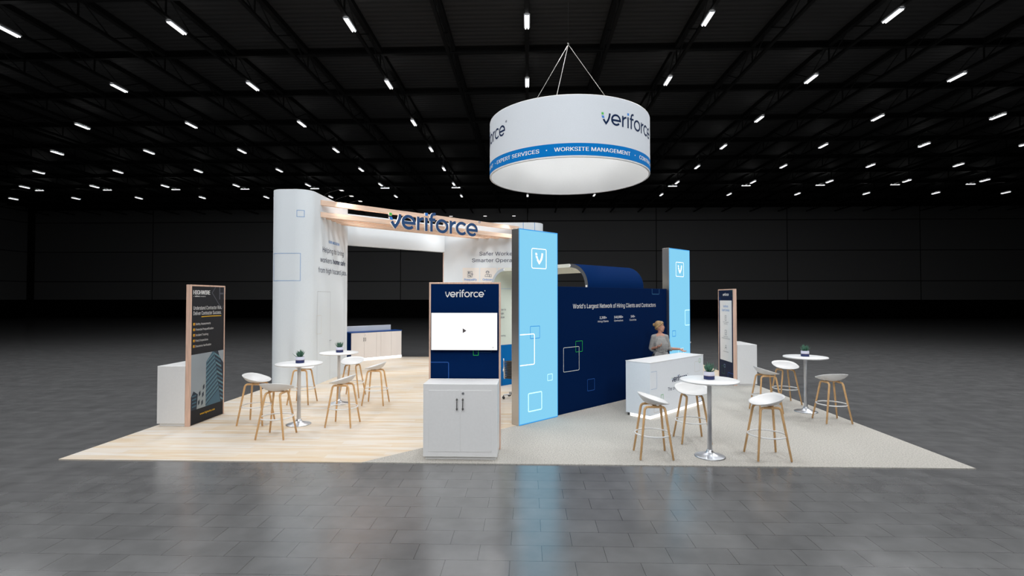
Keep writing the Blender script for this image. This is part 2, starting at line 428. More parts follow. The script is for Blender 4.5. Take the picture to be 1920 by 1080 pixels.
def thing(name, label, cat, loc=(0, 0, 0), rotz=0.0, group=None):
    o = bpy.data.objects.new(name, None); C.objects.link(o); o.empty_display_size = 0.2
    o.location = loc; o.rotation_euler = (0, 0, rotz); o['label'] = label; o['category'] = cat
    if group: o['group'] = group
    return o
def tag(o, label, cat, group=None):
    o['label'] = label; o['category'] = cat
    if group: o['group'] = group
    return o
def struct(o): o['kind'] = 'structure'; return o
def dup(root, loc, rotz, label, group=None):
    r = root.copy(); C.objects.link(r); r.location = loc; r.rotation_euler = (0, 0, rotz); r['label'] = label
    if group: r['group'] = group
    for ch in list(root.children):
        c = ch.copy(); C.objects.link(c); c.parent = r
        for gc in ch.children:
            d = gc.copy(); C.objects.link(d); d.parent = c
    return r
def at45(s, n, z=0.0):
    """point given along (s) and across (n) the booth's diagonal"""
    return ((s - n) / sqrt(2), (s + n) / sqrt(2), z)

# ------------------------------------------------------------------ the logotype, drawn in strokes
def arcp(cx, cz, r, a0, a1, n=18, rz=None):
    rz = rz or r
    return [(cx + r * cos(rad(a0 + (a1 - a0) * i / n)), cz + rz * sin(rad(a0 + (a1 - a0) * i / n))) for i in range(n + 1)]
def logo_strokes():
    """list of (letter, kind, points); unit = x-height; stroke width 0.2"""
    W = 0.2; h = W / 2; out = []
    x = 0.0
    out.append(('v', 'ink', [(x + 0.235, 0.44)] + [(x + 0.29, 0.33), (x + 0.38, 0.2), (x + 0.475, 0.08)] + [(x + 0.6, 0.25), (x + 0.7, 0.43), (x + 0.775, 0.62), (x + 0.82, 0.82), (x + 0.84, 1.0)]))
    out.append(('v', 'green', [(x + 0.04, 1.03), (x + 0.04, 0.83), (x + 0.25, 0.83), (x + 0.235, 1.03)]))
    out.append(('v', 'blue', [(x + 0.05, 0.74), (x + 0.115, 0.54), (x + 0.32, 0.54), (x + 0.26, 0.74)]))
    def e(x):
        out.append(('e', 'ink', arcp(x + 0.5, 0.5, 0.43, 2, 318, 30)))
        out.append(('e', 'ink', [(x + 0.12 + 0.91 * i / 8, 0.46) for i in range(9)]))
        return x + 1.03
    def r(x):
        out.append(('r', 'ink', [(x + h, 0), (x + h, 1.0)]))
        out.append(('r', 'ink', arcp(x + 0.52, 0.47, 0.42, 180, 88, 10, 0.43)))
        return x + 0.52
    x = e(0.98) + 0.11
    x = r(x) + 0.12
    out.append(('i', 'ink', [(x + h, 0), (x + h, 1.0)])); out.append(('i', 'blue', [(x, 1.14), (x, 1.36), (x + 0.22, 1.36), (x + 0.22, 1.14)]))
    x += W + 0.10
    out.append(('f', 'ink', [(x + 0.22, 0), (x + 0.22, 1.05)] + arcp(x + 0.45, 1.08, 0.23, 180, 90, 8, 0.26) + [(x + 0.56, 1.34)]))
    out.append(('f', 'ink', [(x + 0.02, 0.9), (x + 0.54, 0.9)]))
    x += 0.58
    out.append(('o', 'loop', arcp(x + 0.53, 0.5, 0.43, 0, 348.75, 31)))
    x += 1.06 + 0.11
    x = r(x) + 0.03
    out.append(('c', 'ink', arcp(x + 0.53, 0.5, 0.43, 42, 318, 28)))
    x += 0.97
    x = e(x) + 0.08
    out.append(('mark', 'ring', arcp(x + 0.09, 1.2, 0.09, 0, 340, 17)))
    out.append(('mark', 'thin', [(x + 0.07, 1.155), (x + 0.07, 1.245), (x + 0.105, 1.235), (x + 0.105, 1.2), (x + 0.07, 1.2)]))
    return out, x + 0.18
LOGO, LOGO_W = logo_strokes()
def draw_logo(mb, x, z, width, height, y=0.0, ink=0, green=0, blue=0, only=None, depth=0.0, side=0, stretch=1.0, weight=0.2):
    kx = width / LOGO_W; kz = height
    for i, (let, kind, pts) in enumerate(LOGO):
        if only is not None and let not in only: continue
        P = [(x + a * kx, z + b * kz) for a, b in pts]; kk = (kx + kz) / 2; yy = y - 0.0004 * (i % 3)
        if kind == 'ink': mb.ribbon(P, weight * kk, yy, ink, depth=depth, mi2=side)
        elif kind == 'loop': mb.ribbon(P, weight * kk, yy, ink, closed=True, depth=depth, mi2=side)
        elif kind == 'ring': mb.ribbon(P, 0.03 * kk, yy, ink, closed=True, depth=depth * 0.3, mi2=side)
        elif kind == 'thin': mb.ribbon(P, 0.025 * kk, yy, ink, depth=depth * 0.3, mi2=side)
        else:
            mi = green if kind == 'green' else blue
            mb.poly(P, yy, mi)
            if depth:
                k = len(P); vs = [(a, yy, b) for a, b in P] + [(a, yy + depth, b) for a, b in P]
                mb.add(vs, [(i2, (i2 + 1) % k, k + (i2 + 1) % k, k + i2) for i2 in range(k)] + [tuple(range(2 * k - 1, k - 1, -1))], side)
    return mb
def v_mark(mb, cx, cz, w, h, y, mi):
    """the check shaped V of the light boxes"""
    X = lambda a: cx + (a - 0.46) * w / 0.92; Z = lambda b: cz + (b - 0.5) * h
    mb.poly([(X(0.02), Z(1.0)), (X(0.04), Z(0.79)), (X(0.24), Z(0.79)), (X(0.2), Z(1.0))], y, mi)
    mb.poly([(X(0.05), Z(0.72)), (X(0.13), Z(0.5)), (X(0.33), Z(0.5)), (X(0.25), Z(0.72))], y, mi)
    mb.ribbon([(X(0.25), Z(0.45)), (X(0.35), Z(0.28)), (X(0.47), Z(0.12)), (X(0.62), Z(0.3)), (X(0.74), Z(0.52)), (X(0.8), Z(0.75)), (X(0.83), Z(1.0))], 0.2 * (w + h) / 2, y, mi)

# ================================================================== THE HALL
mb = MB(); mb.box(-62, 68, -24, WALL_Y + 0.5, -0.3, -0.012)
struct(mb.build('floor', 'hall_floor'))
mb = MB(); mb.box(-62, 68, -24, WALL_Y + 0.5, DECK_Z, DECK_Z + 0.3)
struct(mb.build('ceiling', 'deck'))
mb = MB(); mb.box(WALL_XL - 0.4, WALL_XR, WALL_Y, WALL_Y + 0.4, 2.02, DECK_Z, 0); mb.box(WALL_XL - 0.4, WALL_XR, WALL_Y + 0.02, WALL_Y + 0.4, -0.012, 2.02, 1)
struct(mb.build('wall_back', ['wall_x', 'wall_low']))
mb = MB(); mb.box(WALL_XL - 0.4, WALL_XL, -14, WALL_Y, 2.02, DECK_Z, 0); mb.box(WALL_XL - 0.4, WALL_XL - 0.02, -14, WALL_Y, -0.012, 2.02, 1)
struct(mb.build('wall_left', ['wall_y', 'wall_low']))
mb = MB(); mb.box(WALL_XR, WALL_XR + 0.4, -14, WALL_Y, -0.012, DECK_Z, 0)
struct(mb.build('wall_right', ['wall_y']))
mb = MB(); mb.box(WALL_XL, WALL_XL + 0.45, WALL_Y - 0.45, WALL_Y, -0.012, DECK_Z)
struct(mb.build('trim_1', 'truss'))
mb = MB(); mb.box(WALL_XL, WALL_XR, WALL_Y - 0.25, WALL_Y, DECK_Z - 0.35, DECK_Z)
struct(mb.build('trim_2', 'truss'))

# roof steel: beams across, trusses along, each one a piece of its own
BEAM_Y = [13.7 + 4.08 * k for k in range(-4, 9)]
tn = 3
for y in BEAM_Y:
    mb = MB(); mb.box(-56.1, 63.9, y - 0.09, y + 0.09, DECK_Z - 0.28, DECK_Z - 0.24); mb.box(-56.1, 63.9, y - 0.09, y + 0.09, DECK_Z - 0.04, DECK_Z); mb.box(-56.1, 63.9, y - 0.02, y + 0.02, DECK_Z - 0.26, DECK_Z - 0.02)
    struct(mb.build('trim_%d' % tn, 'truss')); tn += 1
TOP, BOT = DECK_Z - 0.12, LZ + 0.1
for k in range(-18, 20):
    x = LX + k * SX / 2
    mb = MB()
    mb.box(x - 0.09, x + 0.09, -6, WALL_Y - 0.3, TOP - 0.1, TOP + 0.1)
    mb.box(x - 0.06, x + 0.06, -6, WALL_Y - 0.3, BOT - 0.04, BOT + 0.05)
    for y in BEAM_Y:
        mb.tube([(x, y, TOP), (x, y, BOT)], 0.035, 6, smooth=False)
        mb.tube([(x, y, TOP), (x, y + 1.36, BOT)], 0.022, 5, smooth=False)
        mb.tube([(x, y + 1.36, BOT), (x, y + 2.72, TOP)], 0.022, 5, smooth=False)
        mb.tube([(x, y + 2.72, TOP), (x, y + 4.08, BOT)], 0.022, 5, smooth=False)
    struct(mb.build('trim_%d' % tn, 'truss')); tn += 1

# hall lamps
def make_lamp():
    t = thing('ceiling_lamp', '', 'lamp')
    mb = MB(); mb.bbox(-0.1, 0.1, -0.42, 0.42, 0.02, 0.07, 0.01)
    mb.box(-0.015, 0.015, -0.33, -0.30, 0.07, 0.12); mb.box(-0.015, 0.015, 0.30, 0.33, 0.07, 0.12)
    mb.build('housing', 'white', t)
    mb = MB(); mb.rect(-0.09, -0.4, 0.09, 0.4, 0.0); mb.v = [(a, b, 0.0705) for a, _, b in mb.v]; mb.build('deck_fill', 'deck_fill', t)  # added emitter, hidden from below, that lifts the deck's brightness
    for sx in (-0.045, 0.045):
        MB().tube([(sx, -0.40, 0.0), (sx, 0.40, 0.0)], 0.028, 10).build('tube', 'lamp_glow', t)
    return t
ORD = ['first', 'second', 'third', 'fourth', 'fifth', 'sixth', 'seventh', 'eighth', 'ninth']
def col_word(k):
    if k == 0: return 'centre column'
    return '%s column %s of centre' % (ORD[abs(k) - 1], 'left' if k < 0 else 'right')
lamp0 = make_lamp(); used = False
def place_lamp(x, y, rz, label, group):
    global used
    if not used:
        used = True; lamp0.location = (x, y, LZ - 0.02); lamp0.rotation_euler = (0, 0, rz); lamp0['label'] = label; lamp0['group'] = group; return lamp0
    return dup(lamp0, (x, y, LZ - 0.02), rz, label, group)
def in_view(x, y, z, m=40):
    d = y - cam.location.y; f = Vector((-sin(YAW), cos(YAW), 0)); r = Vector((cos(YAW), sin(YAW), 0))
    q = Vector((x, y, 0)) - Vector((cam.location.x, cam.location.y, 0)); u = 960 + 952.6 * q.dot(r) / q.dot(f)
    return -m < u < 1920 + m
for i in range(0, 7):
    for k in range(-9, 10):
        x, y = LX + k * SX, LY0 + i * SY
        if not in_view(x, y, LZ): continue
        place_lamp(x, y, 0, 'lit linear ceiling lamp in the %s row, %s' % (ORD[i], col_word(k)), 'linear ceiling lamps in rows')
        if i == 5:
            cl = place_lamp(x, y + 1.3, pi / 2, 'lit ceiling lamp turned crosswise behind the sixth row, %s' % col_word(k), 'crosswise ceiling lamps'); cl.scale = (0.6, 0.9, 0.7)
for i in (-6, -5, -4, -3, -2, -1):  # unseen rows: grid carried on, added to light the booth
    for k in (-3, -2, -1, 0, 1, 2, 3) if i > -3 else (-1, 0, 1):
        x, y = LX + k * SX, LY0 + i * SY
        place_lamp(x, y, 0, 'unseen lit linear ceiling lamp %s row nearer than the first, %s' % (ORD[-i - 1], col_word(k)), 'linear ceiling lamps in rows')
for i, pw in LAMP_POWER.items():
    for k in (-3, -2, -1, 0, 1, 2, 3) if i > -3 else (-1, 0, 1):
        ld = bpy.data.lights.new('booth_area_light', 'AREA'); ld.shape = 'RECTANGLE'; ld.size = 0.5; ld.size_y = 1.3; ld.energy = pw * {-3: 1.2, -2: 1.2, 2: 2.0, 3: 1.0}.get(k, 0.9)
        ld.color = (0.97, 0.985, 1.0)
        lo = bpy.data.objects.new('booth_area_light', ld); C.objects.link(lo); lo.location = (LX + k * SX, LY0 + i * SY, LZ - 0.1)
        if i <= -4:      # added front fill behind the camera: only the lights aim, fixtures hang level
            ld.spread = rad(85); lo.rotation_euler = (Vector((0.3 * k * SX, 5.0, 2.0)) - lo.location).to_track_quat('-Z', 'Y').to_euler()

# ================================================================== BOOTH FLOOR
H = 6.096; DP = 12.192; BD = 1.91
def slab(name, pts, m):
    mb = MB(); k = len(pts)
    vs = [(a, b, -0.001) for a, b in pts] + [(a, b, -0.012) for a, b in pts]
    mb.add(vs, [tuple(range(k))] + [(i, k + i, k + (i + 1) % k, (i + 1) % k) for i in range(k)])
    return mb.build(name, m)
tag(slab('wood_flooring', [(-H, 0), (-BD, 0), (H, H + BD), (H, DP), (-H, DP)], 'planks'), 'light maple plank flooring laid under the left half of the booth', 'flooring')
tag(slab('carpet', [(-BD, 0), (H, 0), (H, H + BD)], 'carpet'), 'speckled beige carpet under the right half of the booth', 'carpet')

# ================================================================== HANGING RING SIGN
RX, RY, RR, RZ0, RZ1 = 1.26, 5.0, 1.829, 4.985, 6.205
ring = thing('hanging_sign', 'round white fabric sign with blue band hanging over the booth', 'sign', (RX, RY, RZ0))
n = 128
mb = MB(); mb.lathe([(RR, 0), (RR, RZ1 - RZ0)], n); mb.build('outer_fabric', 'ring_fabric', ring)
mb = MB(); mb.lathe([(RR - 0.035, RZ1 - RZ0), (RR - 0.035, 0)], n); mb.build('inner_fabric', 'ring_inside', ring)
mb = MB(); mb.torus(RR - 0.018, 0.02, (0, 0, 0), n, 8); mb.torus(RR - 0.018, 0.018, (0, 0, RZ1 - RZ0), n, 8); mb.build('rim', 'ringmetal', ring)
mb = MB(); mb.lathe([(RR + 0.003, 0.02), (RR + 0.003, 0.262)], n); band = mb.build('blue_band', 'band', ring)
def deg(a): return rad(-94.6 + a)
for rep in (0, 180):
    for s_, a0, a1 in (('EXPERT SERVICES', -57, -18.5), ('WORKSITE MANAGEMENT', -8.8, 43), ('CONTRACTOR MANAGEMENT', 53, 115.4)):
        q = MB(); L = rad(a1 - a0) * RR; q.text(s_, 0, 0.105, 0.078, L, 'L', -0.0045, bold=0.014); q.bend(0, 0, RR, deg(a0 + rep)); q.build('lettering', 'white_ink', band)
        q = MB(); q.rect(-0.011, 0.133, 0.011, 0.155, -0.0045); q.bend(0, 0, RR, deg(a1 + 4.8 + rep)); q.build('dot', 'white_ink', band)
for a0 in (20.5, 140.5, -99.5):
    q = MB(); draw_logo(q, 0, 0.66, rad(53) * RR * LOGO_W / (LOGO_W - 0.26), 0.225, -0.0025, 0, 1, 2, weight=0.17); q.bend(0, 0, RR, deg(a0)); q.build('logo', ['navy_ink', 'green', 'blue'], ring)
ap = Vector((0, 0, 8.12 - RZ0))
for a in (258, 24, 139):
    MB().tube([(RR * 0.985 * cos(rad(a)), RR * 0.985 * sin(rad(a)), RZ1 - RZ0), ap], 0.007, 6).build('cable', 'cable', ring)
mb = MB(); mb.tube([ap - Vector((0, 0, 0.03)), ap + Vector((0, 0, 0.03))], 0.02, 8); mb.tube([ap, (0, 0, DECK_Z - RZ0)], 0.004, 5, mi=1); mb.build('hoist_cable', ['dark_metal', 'truss'], ring)

# ================================================================== LEFT FABRIC TOWER
def roundrect(x0, x1, y0, y1, rs, n=14):
    """plan outline, ccw from the front left; rs = radii fl, fr, br, bl"""
    out = []
    for (cx, cy, r, a0) in ((x0, y0, rs[0], 180), (x1, y0, rs[1], 270), (x1, y1, rs[2], 0), (x0, y1, rs[3], 90)):
        ox = cx + (r if cx == x0 else -r); oy = cy + (r if cy == y0 else -r)
        if r < 1e-4: out.append((cx, cy)); continue
        for i in range(n + 1): out.append((ox + r * cos(rad(a0 + 90 * i / n)), oy + r * sin(rad(a0 + 90 * i / n))))
    return out
def prism(mb, pts, z0, z1, mi=0, smooth=False):
    k = len(pts); vs = [(a, b, z0) for a, b in pts] + [(a, b, z1) for a, b in pts]
    mb.add(vs, [(i, (i + 1) % k, k + (i + 1) % k, k + i) for i in range(k)], mi, smooth)
    mb.add(vs, [tuple(range(k, 2 * k)), tuple(range(k - 1, -1, -1))], mi)
TX = -5.05; TY = 5.48
tw = thing('curved_wall', 'tall curved white fabric wall with mission text at the booth left', 'wall', (TX, TY, 0), pi / 2)
# local: x = world y - TY, -y = world x - TX
mb = MB(); prism(mb, [(b - TY, -(a - TX)) for a, b in roundrect(-6.08, TX, TY, 8.15, (0.36, 0.36, 0.01, 0.01))][::1], 0, 4.88, 0, False)
o = mb.build('fabric_body', 'fabric', tw)
for p in o.data.polygons: p.use_smooth = abs(p.normal.z) < 0.5 and p.area < 0.35
Yy = -0.004
mb = MB(); mb.text('OUR MISSION', (6.709 + 7.467) / 2 - TY, 3.68, 0.07, 0.76, 'C', Yy, bold=0.012); mb.build('heading', 'sky_text', tw)
mb = MB(); cxx = 7.06 - TY
MB().text('Helping to bring', cxx, 3.41, 0.135, 1.51, 'C', Yy).build('lettering', 'navy_ink', tw); MB().text('from high hazard jobs.', cxx, 2.86, 0.135, 2.02, 'C', Yy).build('lettering', 'navy_ink', tw)
mb.text('workers', 6.163 - TY, 3.135, 0.135, 0.78, 'L', Yy); mb.text('home safe', 7.02 - TY, 3.135, 0.135, 0.93, 'L', Yy, bold=0.02)
mb.build('lettering', 'navy_ink', tw)
mb = MB(); mb.rect(6.01 - TY, 0.0, 6.845 - TY, 2.36, -0.002); dr = mb.build('door', 'fabric', tw)
mb = MB(); mb.ribbon([(6.005 - TY, 0.01), (6.005 - TY, 2.365), (6.85 - TY, 2.365), (6.85 - TY, 0.01)], 0.0055, -0.003); mb.build('door_seam', 'seam', dr)
mb = MB(); mb.tube([(6.82 - TY, -0.002, 1.055), (6.82 - TY, -0.05, 1.055)], 0.012, 8); mb.tube([(6.82 - TY, -0.05, 1.055), (6.71 - TY, -0.05, 1.055)], 0.009, 8); mb.lathe([(0.0, 0), (0.026, 0)], 12); mb.build('door_handle', 'chrome', dr)
mb = MB(); mb.ribbon([(7.92 - TY, 0.01), (7.92 - TY, 4.2)], 0.006, -0.003); mb.build('seam', 'seam', tw)
mb = MB(); mb.rrect(5.95 - TY, 1.28, 6.263 - TY, 1.75, 0.03, 0.008, -0.0035); mb.build('square_outline', 'pale_ink', tw)
# outlines printed round the curved end, following the plan outline
def wrap_pt(u):
    """u = world x along the front face, carried on as arc length round both corners"""
    ro = 0.364; xl, xr = -6.08 + 0.36, TX - 0.36; yc = TY + 0.36
    if u < xl: a = (xl - u) / ro; return (xl - ro * sin(a), yc - ro * cos(a))
    if u > xr: a = (u - xr) / ro; return (xr + ro * sin(a), yc - ro * cos(a))
    return (u, TY - 0.004)
def wrap_outline(u0, z0, u1, z1, wd):
    q = MB()
    for (a, c, b, d) in ((u0, z0, u1, z0 + wd), (u0, z1 - wd, u1, z1), (u0, z0, u0 + wd, z1), (u1 - wd, z0, u1, z1)):
        k = max(1, int((b - a) / 0.04))
        for i in range(k):
            p = wrap_pt(a + (b - a) * i / k); r = wrap_pt(a + (b - a) * (i + 1) / k)
            q.add([(p[0], p[1], c), (r[0], r[1], c), (r[0], r[1], d), (p[0], p[1], d)], [(0, 1, 2, 3)])
    q.v = [(b - TY, -(a - TX), c) for a, b, c in q.v]; return q.build('square_outline', 'line_blue', tw)
wrap_outline(-5.99, 2.62, -5.262, 3.3, 0.008)
wrap_outline(-5.36, 4.195, -5.18, 4.361, 0.009)

# header and rear fabric wall
hd = thing('header', 'white fabric header beam spanning the gap above the back counter', 'header', at45(2.05, 13.75 / sqrt(2), 0), pi / 4)
mb = MB(); mb.bbox(0, 3.95, 0, 0.16, 3.82, 4.78, 0.01); mb.build('fabric_panel', 'fabric', hd)

rw = thing('curved_wall', 'tall white fabric wall behind the pod with worker safety text', 'wall', (-2.69, 11.2, 0))
mb = MB(); prism(mb, roundrect(0, 3.55, 0, 0.96, (0.01, 0.45, 0.45, 0.01)), 0, 4.88); o = mb.build('fabric_body', 'fabric', rw)
for p in o.data.polygons: p.use_smooth = abs(p.normal.z) < 0.5 and p.area < 0.5
mb = MB(); mb.box(-0.02, 0.0, 0.0, 0.04, 0, 4.86); mb.build('edge_trim', 'frame_wood', rw)
ox = 2.69
MB().text('Safer Workers.', ox - 1.406, 3.71, 0.128, 1.40, 'L', -0.004).build('lettering', 'navy_ink', rw)
MB().text('Smarter Operations.', ox - 1.672, 3.475, 0.128, 1.955, 'L', -0.004).build('lettering', 'navy_ink', rw)
for i, x0 in enumerate((-2.005, -1.379, -0.753)):
    mb = MB(); mb.rect(ox + x0, 2.3, ox + x0 + 0.585, 3.275, -0.003); cd = mb.build('info_card', 'card', rw)
    mb = MB(); mb.text(('Prequalify', 'Onboard', 'Monitor')[i], ox + x0 + 0.28, 2.82, 0.07, None, 'C', -0.006, bold=0.015); mb.build('card_title', 'sky_text', cd)
    mb = MB(); cx = ox + x0 + 0.26
    if i == 0:
        mb.rrect(cx - 0.08, 2.945, cx + 0.08, 3.15, 0.01, 0.012, -0.006)
        for zz in (2.98, 3.0, 3.02): mb.rect(cx - 0.06, zz, cx + 0.03, zz + 0.01, -0.006)
        mb.rect(cx - 0.06, 3.06, cx - 0.01, 3.13, -0.006); mb.rect(cx + 0.02, 3.06, cx + 0.04, 3.13, -0.006)
        mb.ribbon(arcp(cx + 0.075, 3.04, 0.03, 0, 340, 12), 0.012, -0.007, closed=True); mb.rect(cx + 0.0, 2.96, cx + 0.05, 2.985, -0.006)
    else:
        mb.ribbon(arcp(cx, 3.1, 0.045, 0, 340, 14), 0.011, -0.006, closed=True); mb.ribbon(arcp(cx, 3.11, 0.055, 0, 180, 10), 0.012, -0.007); mb.ribbon([(cx - 0.07, 3.11), (cx + 0.07, 3.11)], 0.01, -0.006)
        mb.ribbon([(cx - 0.09, 2.96), (cx - 0.08, 3.02), (cx - 0.03, 3.04), (cx, 3.02), (cx + 0.03, 3.04), (cx + 0.08, 3.02), (cx + 0.09, 2.96)], 0.011, -0.006, closed=True)
        mb.ribbon([(cx, 3.02), (cx, 2.96)], 0.009, -0.007); mb.rrect(cx + 0.06, 2.95, cx + 0.14, 3.03, 0.01, 0.01, -0.007)
    mb.build('icon', 'grey_ink', cd)
mb = MB(); mb.ribbon([(ox + 0.15, 4.1), (ox + 0.15, 4.878)], 0.014, -0.003); mb.ribbon([(ox + 0.555, 4.1), (ox + 0.555, 4.878)], 0.014, 0.0205); mb.ribbon([(ox + 0.143, 4.1), (ox + 0.41, 4.1)], 0.012, -0.0035); mb.build('square_outline', 'sky_text', rw)

# timber beams
tmb = [(11.2, 4.61, 4.74)] + [(11.2 + 0.355 * k, 4.30, 4.43) for k in range(5)]
names = ['upper pale timber beam above the lower ones', 'front pale timber beam under the upper one', 'second pale timber beam from the front of the lower layer', 'third pale timber beam from the front of the lower layer', 'fourth pale timber beam from the front of the lower layer', 'rearmost pale timber beam of the lower layer']
for (c, z0, z1), nm in zip(tmb, names):
    # from the left tower face x=TX to the rear wall face y=11.2 along x - y = -c
    sA = (TX + TX + c) / sqrt(2); sB = (11.2 - c + 11.2) / sqrt(2); nn = c / sqrt(2)
    a = 0.0; wd = 0.10
    mb = MB(); vs = []
    for z in (z0, z1):
        # mitred ends lie against the two walls
        vs += [(0.004, 0, z), (sB - sA - 0.004, 0, z), (sB - sA - 0.004 - wd, wd, z), (wd + 0.004, wd, z)]
    mb.add(vs, [(3, 2, 1, 0), (4, 5, 6, 7), (0, 1, 5, 4), (1, 2, 6, 5), (2, 3, 7, 6), (3, 0, 4, 7)])
    o = mb.build('timber_beam', 'beam'); o.location = at45(sA, nn); o.rotation_euler = (0, 0, pi / 4)
    tag(o, nm + ' between the white walls', 'beam', 'timber beams')

# big letters fixed to the beams
ls = thing('letter_sign', 'large navy raised company letters mounted on the front timber beams', 'sign', at45(2.66, 10.98 / sqrt(2), 4.2), pi / 4)
for let in ('v', 'e', 'r', 'i', 'f', 'o', 'c', 'mark'):
    pass
LW = 3.24 * LOGO_W / (LOGO_W - 0.26)
seq = []
for i, (let, kind, pts) in enumerate(LOGO):
    # consecutive strokes of one letter go together; e and r come twice
    if seq and seq[-1][0] == let and not (kind == 'ink' and let in 'er' and len(seq[-1][1]) == 2): seq[-1][1].append(i)
    else: seq.append((let, [i]))
ALL = LOGO
for let, ids in seq:
    LOGO = [ALL[i] for i in ids]
    mb = MB(); draw_logo(mb, 0, 0, LW, 0.40, 0.0, 0, 1, 2, depth=0.055, side=3, weight=0.205)
    o = mb.build('registered_mark' if let == 'mark' else 'letter_' + let, ['letter_face', 'green', 'blue', 'letter_side'], ls)
LOGO = ALL
mb = MB()
for s_ in (0.965, 1.275, 1.48, 2.18): mb.box(s_ - 0.01, s_ + 0.01, 0.055, 0.155, 0.14, 0.16)
mb.build('mounting_bracket', 'letter_side', ls)

# arm lights over the fabric walls
def arm_light(base, d, label, k):
    t = thing('arm_light', label, 'light', base, math.atan2(d[1], d[0]), 'arm lights on the white walls')
    MB().tube([(-0.05, 0, 0), (0.0, 0, 0.06), (0.1, 0, 0.11), (0.38, 0, 0.19), (0.44, 0, 0.185)], 0.005, 8).build('arm', 'truss', t)
    mb = MB(); mb.bbox(0.39, 0.49, -0.06, 0.06, 0.165, 0.185, 0.004); mb.build('head', 'truss', t)
    mb = MB(); mb.box(0.396, 0.484, -0.054, 0.054, 0.16, 0.1645); mb.build('lens', 'arm_glow', t)
    mb = MB(); mb.box(-0.08, 0.0, -0.03, 0.03, 0.0, 0.02); mb.build('clamp', 'black', t)
    ld = bpy.data.lights.new('arm_light_lamp', 'SPOT'); ld.energy = 105; ld.spot_size = rad(115); ld.spot_blend = 0.6; ld.shadow_soft_size = 0.035; ld.color = (1, 0.99, 0.97)
    lo = bpy.data.objects.new('arm_light_lamp', ld); C.objects.link(lo); lo.parent = t; lo.location = (0.44, 0, 0.15); lo.rotation_euler = (0, rad(-32), 0)
for y, nm in ((6.45, 'nearest'), (7.2, 'middle'), (7.95, 'farthest')):
    arm_light((TX, y, 4.88), (1, 0), '%s of three small arm lights clamped to the left curved wall' % nm, 'l')
for x, nm in ((-2.36, 'leftmost'), (-1.17, 'middle'), (-0.17, 'rightmost')):
    arm_light((x, 11.2, 4.88), (0, -1), '%s of three small arm lights clamped to the rear white wall' % nm, 'r')

# ================================================================== LIGHT BOX TOWERS
def light_box(s0, label, prints):
    n0 = 1.82 / sqrt(2)
    t = thing('light_box', label, 'light box', at45(s0, n0), pi / 4, 'backlit blue towers')
    W_, Hh, D_ = 1.0, 3.41, 0.185
    mb = MB(); mb.bbox(0, W_, 0.006, D_, 0.0, Hh, 0.004); mb.build('metal_case', 'tower_metal', t)
    mb = MB(); mb.box(0.004, W_ - 0.004, 0.0, 0.006, 0.004, Hh - 0.004); fa = mb.build('lit_fabric', 'lightbox', t)
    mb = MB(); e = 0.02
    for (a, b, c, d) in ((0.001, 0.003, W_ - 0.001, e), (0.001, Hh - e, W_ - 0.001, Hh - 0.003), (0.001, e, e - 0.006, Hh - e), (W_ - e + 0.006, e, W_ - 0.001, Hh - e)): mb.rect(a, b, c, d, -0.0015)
    mb.build('rim', 'lightbox_edge_fade', t)  # flat strips standing in for the backlight fading at the edges
    mb = MB(); mb.rrect(0.315, 2.73, 0.687, 3.08, 0.025, 0.013, -0.003); v_mark(mb, 0.502, 2.905, 0.205, 0.2, -0.003, 0); mb.build('logo', 'lit_white', fa)
    for (a, m, kw) in prints:
        mb = MB(); mb.rrect(*a, y=-0.003 - 0.0006 * len(kw), **kw); mb.build('square_outline', m, fa)
    ld = None
    return t
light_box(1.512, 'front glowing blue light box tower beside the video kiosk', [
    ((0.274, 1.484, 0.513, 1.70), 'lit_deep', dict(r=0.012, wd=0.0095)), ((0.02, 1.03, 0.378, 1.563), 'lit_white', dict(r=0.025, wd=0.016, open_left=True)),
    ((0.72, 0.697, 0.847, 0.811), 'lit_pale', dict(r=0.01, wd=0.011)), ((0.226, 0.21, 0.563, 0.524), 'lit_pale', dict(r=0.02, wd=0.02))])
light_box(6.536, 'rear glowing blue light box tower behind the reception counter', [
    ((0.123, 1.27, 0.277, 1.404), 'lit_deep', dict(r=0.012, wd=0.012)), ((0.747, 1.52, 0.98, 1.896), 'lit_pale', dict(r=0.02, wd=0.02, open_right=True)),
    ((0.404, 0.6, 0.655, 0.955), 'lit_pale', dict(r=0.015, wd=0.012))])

# ================================================================== NAVY TEXT WALL
NS = 2.515
nw = thing('backdrop_wall', 'navy printed backdrop wall about hiring clients between the blue towers', 'wall', at45(NS, 1.92 / sqrt(2)), pi / 4)
mb = MB(); mb.bbox(0, 6.532 - NS, 0, 0.09, 0, 2.418, 0.005); mb.build('panel', 'navy', nw)
mb = MB(); mb.text("World's Largest Network of Hiring Clients and Contractors", 3.032 - NS, 1.995, 0.088, 2.995, 'L', -0.003); mb.build('lettering', 'white_ink', nw)
for (s_, cx, wd, lab, lw) in (('3,200+', 4.0, 0.24, 'Hiring Clients', 0.366), ('140,000+', 4.547, 0.325, 'Contractors', 0.325), ('140+', 5.086, 0.16, 'Countries', 0.262)):
    MB().text(s_, cx - NS, 1.77, 0.05, wd, 'C', -0.003, bold=0.018).build('lettering', 'white_ink', nw); MB().text(lab, cx - NS, 1.70, 0.036, lw, 'C', -0.003).build('lettering', 'white_ink', nw)
